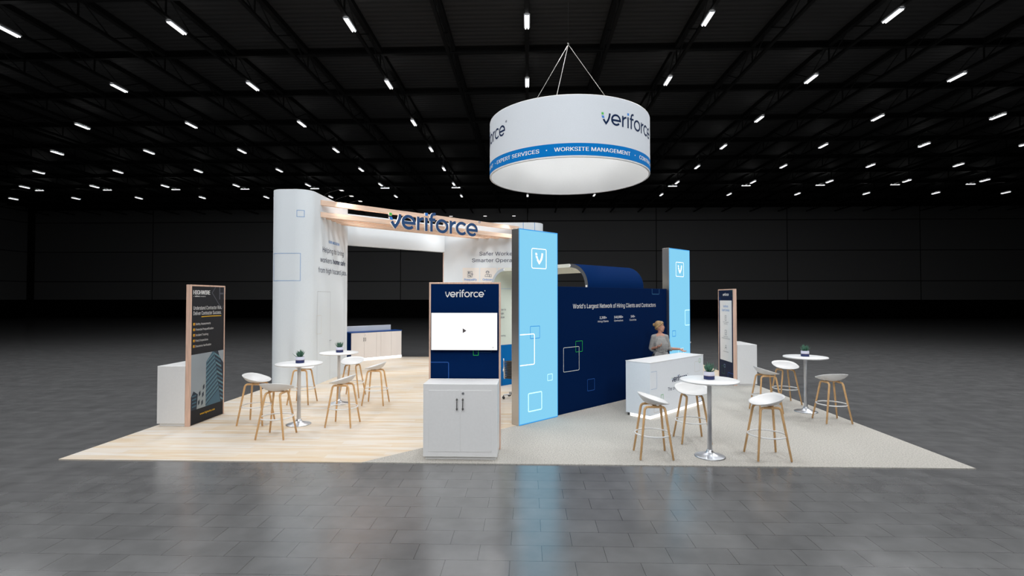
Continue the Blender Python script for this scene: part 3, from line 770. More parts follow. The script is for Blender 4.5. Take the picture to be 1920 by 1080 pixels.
for a, m, kw in (((2.752, 0.791, 3.218, 1.252), 'white_ink', dict(r=0.025, wd=0.0085)), ((3.114, 1.147, 3.316, 1.356), 'green_ink', dict(r=0.012, wd=0.0095)),
                 ((3.475, 0.345, 3.703, 0.571), 'deep_blue_ink', dict(r=0.015, wd=0.011)), ((5.878, 2.29, 6.188, 2.41), 'teal_ink', dict(r=0.02, wd=0.022, open_top=True))):
    mb = MB(); mb.rrect(a[0] - NS, a[1], a[2] - NS, a[3], y=-0.003 - (0.0008 if m == 'green_ink' else 0), **kw); mb.build('square_outline', m, nw)

# ================================================================== ARCHED MEETING POD
PN0, PN1, PT0, PLEN, PZ, PR, PTH = 1.505, 4.54, 3.69, 2.07, 2.925, 0.48, 0.075
pod = thing('meeting_pod', 'arched navy meeting pod standing behind the navy backdrop wall', 'pod', at45(PT0, PN0), pi / 4)
PW = PN1 - PN0
def arch(r, off, n=14):
    out = [(off, 0.0)]
    for i in range(n + 1): a = rad(180 - 90 * i / n); out.append((PR + r * cos(a), PZ - PR + r * sin(a)))
    for i in range(n + 1): a = rad(90 - 90 * i / n); out.append((PW - PR + r * cos(a), PZ - PR + r * sin(a)))
    out.append((PW - off, 0.0)); return out
outer = arch(PR, 0.0); inner = arch(PR - PTH, PTH); k = len(outer)
mb = MB(); mb.add([(0.004, a, b) for a, b in outer] + [(PLEN - 0.004, a, b) for a, b in outer], [(i, k + i, k + i + 1, i + 1) for i in range(k - 1)], 0, True); mb.build('outer_skin', 'arch_blue', pod)
mb = MB(); mb.add([(0.004, a, b) for a, b in inner] + [(PLEN - 0.004, a, b) for a, b in inner], [(i, i + 1, k + i + 1, k + i) for i in range(k - 1)], 0, True)
nC = len(mb.f)
for i in range(nC):
    a = (inner[i][0] + inner[i + 1][0]) / 2
    if a > PW - PR - 0.02: mb.m[i] = 1
skin = mb.build('inner_skin', ['pod_white', 'pod_green'], pod)
for xx, mm in ((0.0, 'front'), (PLEN, 'rear')):
    mb = MB(); q = 1 if xx == 0 else -1
    for i in range(k - 1):
        a, b, c, d = outer[i], outer[i + 1], inner[i + 1], inner[i]
        vs = [(xx, *a), (xx, *b), (xx, *c), (xx, *d), (xx + 0.02 * q, *a), (xx + 0.02 * q, *b), (xx + 0.02 * q, *c), (xx + 0.02 * q, *d)]
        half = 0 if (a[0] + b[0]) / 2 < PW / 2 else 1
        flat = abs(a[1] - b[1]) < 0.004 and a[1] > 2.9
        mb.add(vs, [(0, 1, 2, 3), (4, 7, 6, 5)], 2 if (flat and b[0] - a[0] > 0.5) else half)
    mb.build('edge_frame', ['dark_edge', 'grey_edge', 'pod_white'], pod)
for (a, b) in ((0.037, PZ - PR), (PR, PZ - 0.037), (PW - PR, PZ - 0.037), (PW - 0.037, PZ - PR)): MB().box(-0.006, 0.0, a - 0.022, a + 0.022, b - 0.022, b + 0.022).build('bolt_cap', 'white_ink', pod)
mb = MB(); yi = PW - PTH - 0.004
mb.add([(0.03, yi, 0.0), (PLEN - 0.02, yi, 0.0), (PLEN - 0.02, yi, 1.02), (0.03, yi, 1.02)], [(0, 1, 2, 3)]); mb.build('blue_panel', 'pod_blue', skin)
mb = MB(); mb.rrect(0.22, -0.05, 0.30, 0.45, 0.01, 0.012, yi - 0.003); mb.build('square_outline', 'teal_ink', skin)
mb = MB(); mb.ribbon([(0.03, 2.435), (PLEN - 0.03, 2.435)], 0.008, yi - 0.002); mb.build('seam', 'soft_ink', skin)
for s_, z, xr in (('Veriforce to', 1.885, 0.425), ('strategic', 1.79, 0.36), ('best value', 1.695, 0.375), ('delivered.', 1.6, 0.25)): MB().text(s_, xr, z, 0.05, None, 'R', yi - 0.003).build('lettering', 'navy_ink', skin)
mb = MB(); mb.text('Operating', 0.41, 1.235, 0.04, None, 'R', yi - 0.003); mb.rect(0.2, 1.48, 0.215, 1.49, yi - 0.003); mb.rect(0.2, 1.38, 0.215, 1.39, yi - 0.003)
mb.build('lettering', 'navy_ink', skin)
for (a, b) in ((0.5, 0.75), (1.35, 1.0), (0.5, 2.0), (1.35, 2.2)):
    mb = MB(); mb.lathe([(0.09, 0.0), (0.09, -0.012), (0.065, -0.012), (0.06, 0.0)], 24, (a, b, PZ - PTH - 0.001)); mb.build('downlight', 'white_ink', pod)
    MB().lathe([(0.058, -0.001), (0.0, -0.001)], 20, (a, b, PZ - PTH - 0.001)).build('downlight_lens', 'arm_glow', pod)
    ld = bpy.data.lights.new('downlight_lamp', 'SPOT'); ld.energy = 24; ld.spot_size = rad(150); ld.spot_blend = 0.8; ld.shadow_soft_size = 0.05
    lo = bpy.data.objects.new('downlight_lamp', ld); C.objects.link(lo); lo.parent = pod; lo.location = (a, b, PZ - PTH - 0.03)

# ================================================================== KIOSKS: panel + cabinet
def cabinet(loc, rz, label, w=1.0, d=0.48, h=1.03):
    t = thing('storage_cabinet', label, 'cabinet', loc, rz, 'white kiosk cabinets')
    mb = MB(); mb.bbox(-w / 2, w / 2, 0.0, d, 0.045, h, 0.005); mb.build('body', 'cab_white', t)
    mb = MB(); mb.box(-w / 2 + 0.025, w / 2 - 0.025, 0.04, d - 0.005, 0.0, 0.045); mb.build('toe_kick', 'cab_white', t)
    for sx in (-1, 1):
        a, b = (-0.43, -0.004) if sx < 0 else (0.004, 0.43)
        mb = MB(); mb.bbox(a, b, -0.006, 0.0, 0.115, 0.945, 0.0025); dr = mb.build('door', 'cab_white', t)
        mb = MB(); x = sx * 0.04
        mb.tube([(x, -0.006, 0.825), (x, -0.04, 0.825)], 0.007, 8); mb.tube([(x, -0.006, 0.70), (x, -0.04, 0.70)], 0.007, 8)
        mb.tube([(x, -0.04, 0.845), (x, -0.04, 0.68)], 0.006, 8)
        for zz in (0.825, 0.70): mb.ell((x, -0.04, zz), (0.014, 0.012, 0.012), nu=12, nv=8)
        mb.build('handle', 'dark_metal', dr)
        if sx > 0:
            mb = MB(); mb.tube([(0.04, -0.006, 0.905), (0.04, -0.012, 0.905)], 0.018, 16); mb.build('lock', 'chrome', dr)
    return t
def display_panel(loc, rz, label, face, w=1.0, h=2.43, d=0.085, fr=0.026):
    t = thing('display_panel', label, 'display panel', loc, rz)
    mb = MB()
    for a in ((-w / 2, -w / 2 + fr, 0, h), (w / 2 - fr, w / 2, 0, h)): mb.bbox(a[0], a[1], 0, d, a[2], a[3], 0.003)
    mb.bbox(-w / 2 + fr, w / 2 - fr, 0, d, h - fr, h, 0.003); mb.bbox(-w / 2 + fr, w / 2 - fr, 0.012, d, 0.0, fr, 0.003)
    mb.build('wood_frame', 'frame_wood', t)
    mb = MB(); mb.box(-w / 2 + fr, w / 2 - fr, 0.008, d - 0.008, 0.005, h - fr); return t, mb.build('graphic_panel', face, t)

# front kiosk, facing the aisle
kx = -0.6095
kp, g1 = display_panel((kx, 0.62, 0), 0, 'wood framed navy kiosk panel holding the video screen', 'navy_panel', w=1.05)
mb = MB(); draw_logo(mb, -0.901 - kx, 2.212, 0.573 * LOGO_W / (LOGO_W - 0.26), 0.077, 0.005, weight=0.2); mb.build('logo', 'white_ink', g1)
mb = MB(); mb.rrect(-0.483 - kx, 1.363, -0.409 - kx, 1.6, 0.006, 0.009, 0.005, open_top=True); mb.build('square_outline', 'green_ink', g1)
mb = MB(); mb.rrect(-0.443 - kx, 1.408, -0.22 - kx, 1.6, 0.01, 0.006, 0.0055, open_top=True); mb.build('square_outline', 'teal_ink', g1)
mb = MB(); mb.rrect(-1.108 - kx, 0.9, -0.845 - kx, 1.26, 0.02, 0.014, 0.005, open_left=True); mb.build('square_outline', 'deep_blue_ink', g1)
cabinet((kx + 0.003, 0.115, 0), 0, 'white two door cabinet in front of the video kiosk', w=1.012)
tv = thing('video_screen', 'bright wall mounted video screen showing a play button', 'screen', (kx, 0.56, 1.445))
mb = MB(); mb.bbox(-0.482, 0.482, 0.0, 0.035, -0.004, 0.541, 0.004); mb.box(-0.2, 0.2, 0.035, 0.059, 0.15, 0.4); mb.build('casing', 'black', tv)
mb = MB(); mb.rect(-0.4785, 0.001, 0.4785, 0.5375, -0.001); sc = mb.build('display', 'screen', tv)
mb = MB(); mb.poly([(-0.021, 0.245), (0.033, 0.28), (-0.021, 0.315)], -0.003); mb.build('play_icon', 'screen_dark', sc)
mb = MB(); mb.ribbon(arcp(0.0, 0.28, 0.066, 0, 348, 30), 0.003, -0.003, closed=True)
mb.ribbon([(-0.22, 0.037), (0.26, 0.037)], 0.002, -0.003); mb.ribbon(arcp(-0.09, 0.037, 0.003, 0, 300, 6), 0.003, -0.003, closed=True)
for x in (-0.435, -0.37, -0.31): mb.poly([(x, 0.031), (x + 0.012, 0.037), (x, 0.043)], -0.003)
for x in (-0.354, -0.294): mb.rect(x, 0.031, x + 0.003, 0.043, -0.003)
mb.poly([(0.345, 0.034), (0.352, 0.034), (0.36, 0.03), (0.36, 0.044), (0.352, 0.04), (0.345, 0.04)], -0.003)
mb.build('player_control', 'screen_grey', sc)
mb = MB(); mb.ribbon(arcp(0.418, 0.037, 0.009, 0, 320, 10), 0.004, -0.003, closed=True); mb.build('settings_icon', 'screen_dark', sc)

# left kiosk, facing the booth
hy = 2.257
hp, g2 = display_panel((-5.47, hy, 0), pi / 2, 'wood framed charcoal poster panel at the left booth edge', 'charcoal', w=0.985)
Y0 = 0.005
MB().text('HIGHWIRE', 1.833 - hy, 2.262, 0.073, 0.462, 'L', Y0, bold=0.03).build('logo', 'white_ink', g2)
mb = MB(); mb.text('a', 1.834 - hy, 2.219, 0.02, None, 'L', Y0); mb.text('veriforce', 1.87 - hy, 2.219, 0.024, 0.135, 'L', Y0, bold=0.03); mb.text('company', 2.02 - hy, 2.219, 0.02, 0.15, 'L', Y0); mb.build('lettering', 'white_ink', g2)
MB().text('Understand Contractor Risk.', 1.838 - hy, 1.994, 0.062, 0.812, 'L', Y0).build('lettering', 'white_ink', g2); MB().text('Deliver Contractor Success.', 1.84 - hy, 1.902, 0.062, 0.797, 'L', Y0).build('lettering', 'white_ink', g2)
for i, (s_, wd) in enumerate((('Safety Assessments', 0.415), ('Financial Prequalification', 0.50), ('Incident Tracking', 0.345), ('Field Inspections', 0.345), ('Insurance Verification', 0.435))):
    MB().text(s_, 1.905 - hy, 1.726 - 0.0965 * i, 0.036, wd, 'L', Y0).build('lettering', 'white_ink', g2)
mb = MB(); mb.ribbon([(2.056 - hy, 1.866), (2.3 - hy, 1.871), (2.637 - hy, 1.867)], 0.013, Y0); mb.text('www.highwire.com', 2.047 - hy, 0.135, 0.034, 0.422, 'L', Y0, bold=0.012); mb.build('yellow_print', 'yellow', g2)
for i in range(5):
    mb = MB(); z = 1.723 - 0.0965 * i; mb.rect(1.838 - hy, z, 1.89 - hy, z + 0.042, Y0); mb.poly([(1.868 - hy, z), (1.89 - hy, z), (1.89 - hy, z + 0.042), (1.878 - hy, z + 0.042)], Y0 - 0.0006, 1)
    mb.ribbon([(1.85 - hy, z + 0.02), (1.86 - hy, z + 0.011), (1.876 - hy, z + 0.032)], 0.006, Y0 - 0.0012, 2); mb.build('bullet_icon', ['yellow', 'orange', 'charcoal'], g2)
mb = MB(); xr = 2.722 - hy
mb.ribbon([(2.462 - hy, 2.403), (2.357 - hy, 2.295), (2.652 - hy, 1.992), (xr, 2.066)], 0.018, Y0 + 0.001); mb.ribbon([(2.585 - hy, 2.403), (2.585 - hy, 2.172)], 0.03, Y0 + 0.001); mb.ribbon([(2.585 - hy, 2.284), (xr, 2.284)], 0.03, Y0 + 0.0004)
mb.ribbon([(2.71 - hy, 2.403), (2.71 - hy, 2.172)], 0.022, Y0 + 0.001)
mb.build('emblem', 'hw_grey', g2)
# printed photograph of an office tower
PX0, PX1, PZ0, PZ1 = 1.793, 2.7235, 0.255, 1.216
mb = MB(); q = lambda pts: [(a - hy, b) for a, b in pts]
mb.rect(PX0 - hy, PZ0, PX1 - hy, PZ1, Y0 + 0.0016, 0)
cr_t, cr_b = (2.437, 1.19), (2.64, 0.262)           # the near corner of the glass tower
mb.poly(q([(2.386, PZ1), (2.206, 1.049), (2.2, PZ0), (2.64, PZ0), (2.437, PZ1)]), Y0 + 0.001, 1)
mb.poly(q([(2.437, PZ1), (2.64, PZ0), (PX1, PZ0), (PX1, 0.975), (2.60, 1.10), (2.555, PZ1)]), Y0 + 0.001, 3)
mb.poly(q([(2.204, 0.80), (1.995, 0.545), (1.955, PZ0), (2.2, PZ0)]), Y0 + 0.001, 4)
mb.poly(q([(1.866, 0.581), (PX0, 0.47), (PX0, PZ0), (1.955, PZ0), (1.984, 0.511)]), Y0 + 0.001, 3)
def lerp(a, b, t): return (a[0] + (b[0] - a[0]) * t, a[1] + (b[1] - a[1]) * t)
for i in range(13):                                   # sloping floor bands of the tower's left face
    t = 0.02 + i / 13.0; zr = PZ1 - t * 0.93; zl = 1.05 - t * 0.98
    xr_ = 2.437 + (2.64 - 2.437) * t; zl2 = zr - (xr_ - 2.206) * 0.62
    a = (2.204, zl2); b = (xr_, zr)
    if zl2 > 1.04: a = (2.206 + (zl2 - 1.04) / 1.2, zl2 + 0.0) ; 
    pts = [a, b, (b[0], b[1] - 0.02), (a[0], a[1] - 0.02)]
    if min(p[1] for p in pts) < PZ0: continue
    mb.poly(q(pts[::-1]), Y0 + 0.0004, 2)
    pts = [(a[0], a[1] - 0.035), (b[0], b[1] - 0.035), (b[0], b[1] - 0.05), (a[0], a[1] - 0.05)]
    if min(p[1] for p in pts) > PZ0: mb.poly(q(pts[::-1]), Y0 + 0.0004, 3)
    for j in range(4):
        u = (j + 0.6) / 4.6; p = lerp(a, b, u)
        if p[1] - 0.036 > PZ0: mb.poly(q([(p[0], p[1] - 0.036), (p[0] + 0.006, p[1] - 0.034), (p[0] + 0.006, p[1] - 0.018), (p[0], p[1] - 0.02)]), Y0 + 0.0002, 3)
for i in range(11):                                   # bands of its right face
    t = i / 11.0; p = (2.437 + (2.64 - 2.437) * t + 0.012, PZ1 - 0.02 - t * 0.93); L = min(0.17, PX1 - 0.004 - p[0])
    pts = [p, (p[0], p[1] - 0.035), (p[0] + L, p[1] - 0.035 - L * 0.55), (p[0] + L, p[1] - L * 0.55)]
    if p[1] - 0.04 - L * 0.55 < PZ0 or L < 0.02: continue
    mb.poly(q(pts), Y0 + 0.0004, 1 if i % 2 else 2)
for (x, z) in ((2.12, 0.56), (2.1, 0.43), (2.01, 0.46), (2.08, 0.29), (1.99, 0.31)): mb.poly(q([(x, z), (x + 0.045, z + 0.035), (x + 0.045, z + 0.105), (x, z + 0.075)]), Y0 + 0.0004, 3)
for i in range(4): mb.poly(q([(1.83, 0.3 + 0.06 * i), (1.94, 0.3 + 0.06 * i + 0.01), (1.94, 0.335 + 0.06 * i), (1.83, 0.325 + 0.06 * i)]), Y0 + 0.0004, 1)
mb.build('printed_photo', ['photo_sky', 'photo_glass', 'photo_mid', 'photo_dark', 'photo_wall'], g2)
cabinet((-6.045, hy, 0), -pi / 2, 'white cabinet behind the charcoal poster panel at the left edge', w=0.985, d=0.487)

# right kiosk, facing the booth
ry = 6.66
rp, g3 = display_panel((5.47, ry, 0), -pi / 2, 'wood framed navy services panel at the right booth edge', 'navy_dark', w=1.01)
X = lambda yw: -(yw - ry) * 1.0 - 0.0
sy = 6.74  # measured panel centre for the print positions
mb = MB(); mb.rect(-0.40, 0.565, 0.395, 2.135, 0.006); cdp = mb.build('white_card', 'white_ink', g3)
mb = MB(); mb.text('Veriforce', 0, 1.955, 0.062, 0.33, 'C', 0.004); mb.text('Expert Services', 0, 1.855, 0.062, 0.50, 'C', 0.004); mb.build('card_title', 'sky_text', cdp)
for i, (z, l1, l2) in enumerate(((1.62, 'Contract Management', 'Prep Analysis'), (1.24, 'Contractor Safety', 'Management System Evaluation'), (0.85, 'Contractor Evaluation', None))):
    mb = MB()
    if i == 0: mb.rrect(-0.05, z, 0.05, z + 0.12, 0.01, 0.01, 0.004); mb.ribbon([(-0.03, z + 0.08), (0.03, z + 0.08)], 0.01, 0.0035); mb.ribbon([(-0.03, z + 0.045), (0.015, z + 0.045)], 0.01, 0.0035)
    elif i == 1: mb.rrect(-0.06, z, 0.06, z + 0.12, 0.01, 0.01, 0.004); mb.ribbon([(-0.03, z + 0.06), (-0.005, z + 0.03), (0.035, z + 0.09)], 0.01, 0.0035)
    else: mb.ribbon(arcp(0, z + 0.085, 0.035, 0, 340, 12), 0.01, 0.004, closed=True); mb.ribbon(arcp(0, z, 0.065, 0, 180, 10), 0.01, 0.004)
    mb.build('icon', 'grey_ink', cdp)
    mb = MB(); mb.text(l1, 0, z - 0.06, 0.026, None, 'C', 0.004)
    if l2: mb.text(l2, 0, z - 0.105, 0.026, None, 'C', 0.004)
    mb.build('caption', 'grey_ink', cdp)
mb = MB(); draw_logo(mb, -0.20, 2.257, 0.42, 0.055, 0.006); mb.build('logo', 'white_ink', g3)
for a, m, kw in (((-0.30, 0.21, -0.10, 0.41), 'dk_green_ink', dict(r=0.015, wd=0.012)), ((-0.14, 0.385, -0.06, 0.46), 'soft_ink', dict(r=0.01, wd=0.008)), ((0.12, 0.0, 0.47, 0.285), 'deep_blue_ink', dict(r=0.02, wd=0.014, open_right=True)), ((0.36, 2.25, 0.47, 2.38), 'dk_green_ink', dict(r=0.01, wd=0.012, open_right=True)), ((-0.47, 2.1, -0.37, 2.2), 'deep_blue_ink', dict(r=0.01, wd=0.012, open_left=True))):
    mb = MB(); mb.rrect(*a, y=0.0065 - 0.0003 * len(m) / 10, **kw); mb.build('square_outline', m, g3)
cabinet((6.05, ry, 0), pi / 2, 'white cabinet behind the navy services panel at the right edge', w=1.01, d=0.49)

# ================================================================== RECEPTION COUNTER
RS, RL, RD, RH = 3.572, 2.05, 0.52, 1.01
rc = thing('reception_counter', 'white reception counter with glowing base in front of the person', 'counter', at45(RS, 0), pi / 4)
mb = MB(); mb.bbox(0, RL, 0, RD, 0.055, RH, 0.004); body = mb.build('body', 'white', rc)
mb = MB(); mb.bbox(-0.004, RL + 0.004, -0.004, RD + 0.004, RH, RH + 0.012, 0.003); mb.build('worktop', 'table_white', rc)
mb = MB(); mb.box(0.004, RL - 0.004, 0.004, RD - 0.09, 0.004, 0.055); mb.build('led_strip', 'glow', rc)
mb = MB(); mb.box(0.03, RL - 0.03, RD - 0.09, RD - 0.02, 0.0, 0.055); mb.build('plinth', 'dark_metal', rc)
mb = MB(); draw_logo(mb, 4.332 - RS, 0.588, 0.62, 0.082, -0.003, 0, 1, 2); mb.build('logo', ['navy_ink', 'green', 'blue'], body)
mb = MB(); mb.text('The only end-to-end solution', 4.19 - RS, 0.437, 0.066, 1.2, 'L', -0.003); mb.build('lettering', 'navy_ink', body)
for a, m, kw in (((3.601, 0.534, 3.799, 0.85), 'soft_ink', dict(r=0.012, wd=0.0055, open_left=True)), ((5.427, 0.871, 5.498, 0.944), 'green', dict(r=0.008, wd=0.006)), ((5.244, 0.694, 5.458, 0.902), 'pale_ink', dict(r=0.015, wd=0.005)),
                 ((3.94, 0.26, 4.024, 0.396), 'green', dict(r=0.008, wd=0.007)), ((5.36, 0.065, 5.6, 0.16), 'deep_blue_ink', dict(r=0.01, wd=0.01, open_right=True)), ((3.7, 0.1, 3.88, 0.3), 'pale_ink', dict(r=0.01, wd=0.007))):
    mb = MB(); mb.rrect(a[0] - RS, a[1], a[2] - RS, a[3], y=-0.003, **kw); mb.build('square_outline', m, body)

# ================================================================== BACK COUNTER
BS = 3.383
bc = thing('storage_counter', 'low counter with pale doors and navy top at the back corner', 'counter', at45(BS, 16.35 / sqrt(2)), pi / 4)
BL = 2.0
mb = MB(); mb.bbox(0.0, BL, 0.014, 0.5, 0.09, 0.985, 0.003); mb.build('body', 'navy_panel', bc)
mb = MB(); mb.bbox(-0.01, BL + 0.01, 0.0, 0.51, 0.985, 1.015, 0.003); mb.build('worktop', 'counter_top', bc)
mb = MB(); mb.box(0.004, BL - 0.004, 0.004, 0.45, 0.004, 0.09); mb.build('led_strip', 'glow', bc)
edges = [0.012, 0.50, 0.97, 1.14, 1.56, BL - 0.012]
for i in range(5):
    mb = MB(); mb.bbox(edges[i] + 0.003, edges[i + 1] - 0.003, 0.0, 0.013, 0.095, 0.98, 0.002); dr = mb.build('door', 'counter_front', bc)
    if i < 2:
        x = edges[1] + (-0.035 if i == 0 else 0.035)
        mb = MB(); mb.tube([(x, 0.0, 0.80), (x, -0.03, 0.80), (x, -0.03, 0.69), (x, 0.0, 0.69)], 0.008, 8); mb.build('handle', 'dark_metal', dr)
        if i == 1: mb = MB(); mb.tube([(x, 0.0, 0.9), (x, -0.006, 0.9)], 0.014, 12); mb.build('lock', 'chrome', dr)
mb = MB(); mb.bbox(-0.1, 1.79, 0.44, 0.5, 1.015, 1.2, 0.004); mb.build('back_ledge', 'fabric', bc)

# ================================================================== BAR TABLES, PLANTS
def bar_table(x, y, label):
    t = thing('bar_table', label, 'table', (x, y, 0), 0, 'round white bar tables')
    mb = MB(); mb.lathe([(0.0, 1.035), (0.36, 1.035), (0.385, 1.04), (0.392, 1.048), (0.392, 1.058), (0.386, 1.064), (0.0, 1.064)], 72); mb.build('tabletop', 'table_white', t)
    mb = MB(); mb.lathe([(0.034, 0.085), (0.030, 0.45), (0.030, 1.0), (0.034, 1.0), (0.034, 1.02), (0.11, 1.02), (0.11, 1.035)], 32); mb.build('pole', 'chrome', t)
    mb = MB(); mb.lathe([(0.0, 0.0), (0.205, 0.0), (0.206, 0.008), (0.19, 0.014), (0.13, 0.026), (0.08, 0.042), (0.052, 0.062), (0.043, 0.078), (0.041, 0.092), (0.034, 0.096)], 48); mb.build('base', 'chrome', t)
    return t
T1, T2, T3, T4 = (-3.68, 1.99), (-3.63, 3.73), (2.84, 0.40), (5.70, 3.28)
bar_table(*T1, 'round white bar table in front of the left curved wall, nearer one')
bar_table(*T2, 'round white bar table on the maple floor, farther back of two')
bar_table(*T3, 'round white bar table in front of the reception counter')
bar_table(*T4, 'round white bar table at the right carpet edge')
def plant(x, y, z, label, seed):
    R_ = random.Random(seed)
    t = thing('potted_plant', label, 'plant', (x, y, z), R_.random() * 6, 'succulents on the bar tables')
    mb = MB(); mb.lathe([(0.0, 0.0), (0.068, 0.0), (0.071, 0.004), (0.071, 0.108), (0.066, 0.11), (0.063, 0.105), (0.063, 0.09)], 40); pot = mb.build('pot', 'pot_white', t)
    mb = MB(); mb.lathe([(0.0722, 0.002), (0.0722, 0.05)], 40); mb.build('navy_band', 'pot_navy', pot)
    mb = MB(); mb.lathe([(0.0724, 0.05), (0.0724, 0.054)], 40); mb.build('copper_line', 'copper', pot)
    mb = MB(); mb.lathe([(0.064, 0.094), (0.0, 0.098)], 24); mb.build('soil', 'soil', pot)
    mb = MB()
    for i in range(34):
        az = i * 2.39996 + R_.uniform(-0.2, 0.2); el = rad(20 + 62 * (i / 34.0) ** 0.8 + R_.uniform(-8, 8)); L = R_.uniform(0.10, 0.145) * (1.05 if el < 1.0 else 1.0); wd = R_.uniform(0.011, 0.015)
        d = Vector((cos(az), sin(az), 0)); sd = Vector((-sin(az), cos(az), 0)); base = d * 0.012 + Vector((0, 0, 0.095)); vs = []; fs = []
        ks = 6
        for j in range(ks + 1):
            u = j / ks; e2 = el + 0.35 * u * (1 if el < 1.1 else -0.2)
            p = base + (d * cos(e2) + Vector((0, 0, 1)) * sin(e2)) * L * u
            ww = wd * (0.7 + 0.6 * u) if u < 0.4 else wd * 0.94 * (1 - ((u - 0.4) / 0.6) ** 1.3) + 0.0006
            nn = (Vector((0, 0, 1)) * cos(e2) - d * sin(e2))
            vs += [p + sd * ww, p + nn * ww * 0.3 , p - sd * ww, p - nn * ww * 0.55]
        for j in range(ks):
            for q_ in range(4): fs.append((4 * j + q_, 4 * j + (q_ + 1) % 4, 4 * j + 4 + (q_ + 1) % 4, 4 * j + 4 + q_))
        mb.add(vs, fs, 0, True)
    mb.build('foliage', 'leaf', t)
for i, ((x, y), nm) in enumerate(((T1, 'on the nearer left bar table'), (T2, 'on the farther left bar table'), (T3, 'on the table before the reception counter'), (T4, 'on the right edge bar table'))):
    plant(x + 0.005, y + 0.02, 1.064, 'green succulent in a white and navy pot ' + nm, i + 3)

# ================================================================== STOOLS
def shell_mesh(mb):
    nu, nv = 48, 12; top = []; th = 0.011
    def P(ro, a, off):
        # superellipse plan, rim height rises linearly from the front lip to the low back
        ca, sa = cos(a), sin(a); e = 2.0 / 2.5
        px = 0.252 * math.copysign(abs(ca) ** e, ca) * ro; py = (0.215 if sa > 0 else 0.2) * math.copysign(abs(sa) ** e, sa) * ro
        rim = 0.012 + 0.128 * (0.2 - math.copysign(abs(sa) ** e, sa) * (0.215 if sa > 0 else 0.2)) / 0.4
        rim = max(rim, 0.006)
        if sa > 0: rim += 0.01 * abs(ca) * sa
        z = 0.732 + rim * ro ** 3.0 - off * (1 - 0.35 * ro ** 3)
        return Vector((px, py, z))
    vs = []; fs = []
    for side, off in ((0, 0.0), (1, th)):
        for i in range(nv + 1):
            for j in range(nu):
                ro = i / nv if i else 0.001
                p = P(ro if side == 0 else ro * 0.992, 2 * pi * j / nu, off); vs.append(p)
    n1 = (nv + 1) * nu
    for i in range(nv):
        for j in range(nu):
            a = i * nu + j; b = i * nu + (j + 1) % nu; c = (i + 1) * nu + (j + 1) % nu; d = (i + 1) * nu + j
            fs.append((a, d, c, b)); fs.append((n1 + a, n1 + b, n1 + c, n1 + d))
    for j in range(nu):
        a = nv * nu + j; b = nv * nu + (j + 1) % nu; fs.append((a, n1 + a, n1 + b, b))
    mb.add(vs, fs, 0, True)
def make_stool():
    t = thing('bar_stool', '', 'stool')
    mb = MB(); shell_mesh(mb); mb.build('seat', 'plastic', t)
    for sx in (-1, 1):
        for sy_ in (-1, 1):
            f = Vector((sx * 0.222, sy_ * 0.222, 0.007)); tp = Vector((sx * 0.115, sy_ * 0.135, 0.70)); d = (f - tp).normalized(); r = 0.05
            a = tp + d * r; b = tp + Vector((0, -sy_ * r, 0)); path = [f]
            for i in range(7):
                u = i / 6; path.append(a * (1 - u) ** 2 + tp * 2 * u * (1 - u) + b * u * u)
            path.append(Vector((sx * 0.115, 0, 0.70)))
            MB().tube(path, [0.0145] + [0.0175] * (len(path) - 1), 8).build('leg', 'oak', t)
    mb = MB(); mb.torus(0.243, 0.0105, (0, 0, 0.315), 56, 8); mb.build('footrest_ring', 'ringmetal', t)
    mb = MB(); mb.box(-0.12, 0.12, -0.025, 0.025, 0.712, 0.721); mb.tube([(0, 0, 0.71), (0, 0, 0.724)], 0.04, 16); mb.build('seat_mount', 'oak', t)
    return t
stool0 = make_stool(); sused = False
def stool(x, y, rz, label, group='white shell bar stools with oak legs'):
    global sused
    if not sused:
        sused = True; stool0.location = (x, y, 0); stool0.rotation_euler = (0, 0, rz); stool0['label'] = label; stool0['group'] = group
        return
    dup(stool0, (x, y, 0), rz, label, group)
Q = pi / 2
stool(-4.465, 2.045, -Q + 0.02, 'white oak legged bar stool left of the nearer left table, beside the poster')
stool(-3.681, 1.207, 0.0, 'white bar stool on the aisle side of the nearer left table, seen from behind')
stool(-2.892, 1.961, Q - 0.03, 'white bar stool right of the nearer left table')
stool(-4.40, 3.73, -Q, 'white bar stool behind the nearer left table, beside the curved wall')
stool(-2.845, 3.705, Q, 'white bar stool right of the farther left table')
stool(-3.61, 4.50, pi, 'white bar stool behind the farther left table, facing the aisle')
stool(2.059, 0.41, -Q, 'white bar stool left of the table before the reception counter')
stool(2.843, 1.172, pi, 'white bar stool between the reception counter and the nearest right table')
stool(3.621, 0.391, Q, 'white bar stool right of the table before the reception counter')
stool(4.92, 3.24, -Q, 'white bar stool left of the bar table at the right carpet edge')
stool(5.70, 4.06, pi, 'white bar stool behind the bar table at the right carpet edge')
stool(5.734, 2.494, 0.0, 'white bar stool on the aisle side of the right edge table')
stool(5.09, 9.1, 0.3, 'white bar stool mostly hidden behind the rear blue tower')

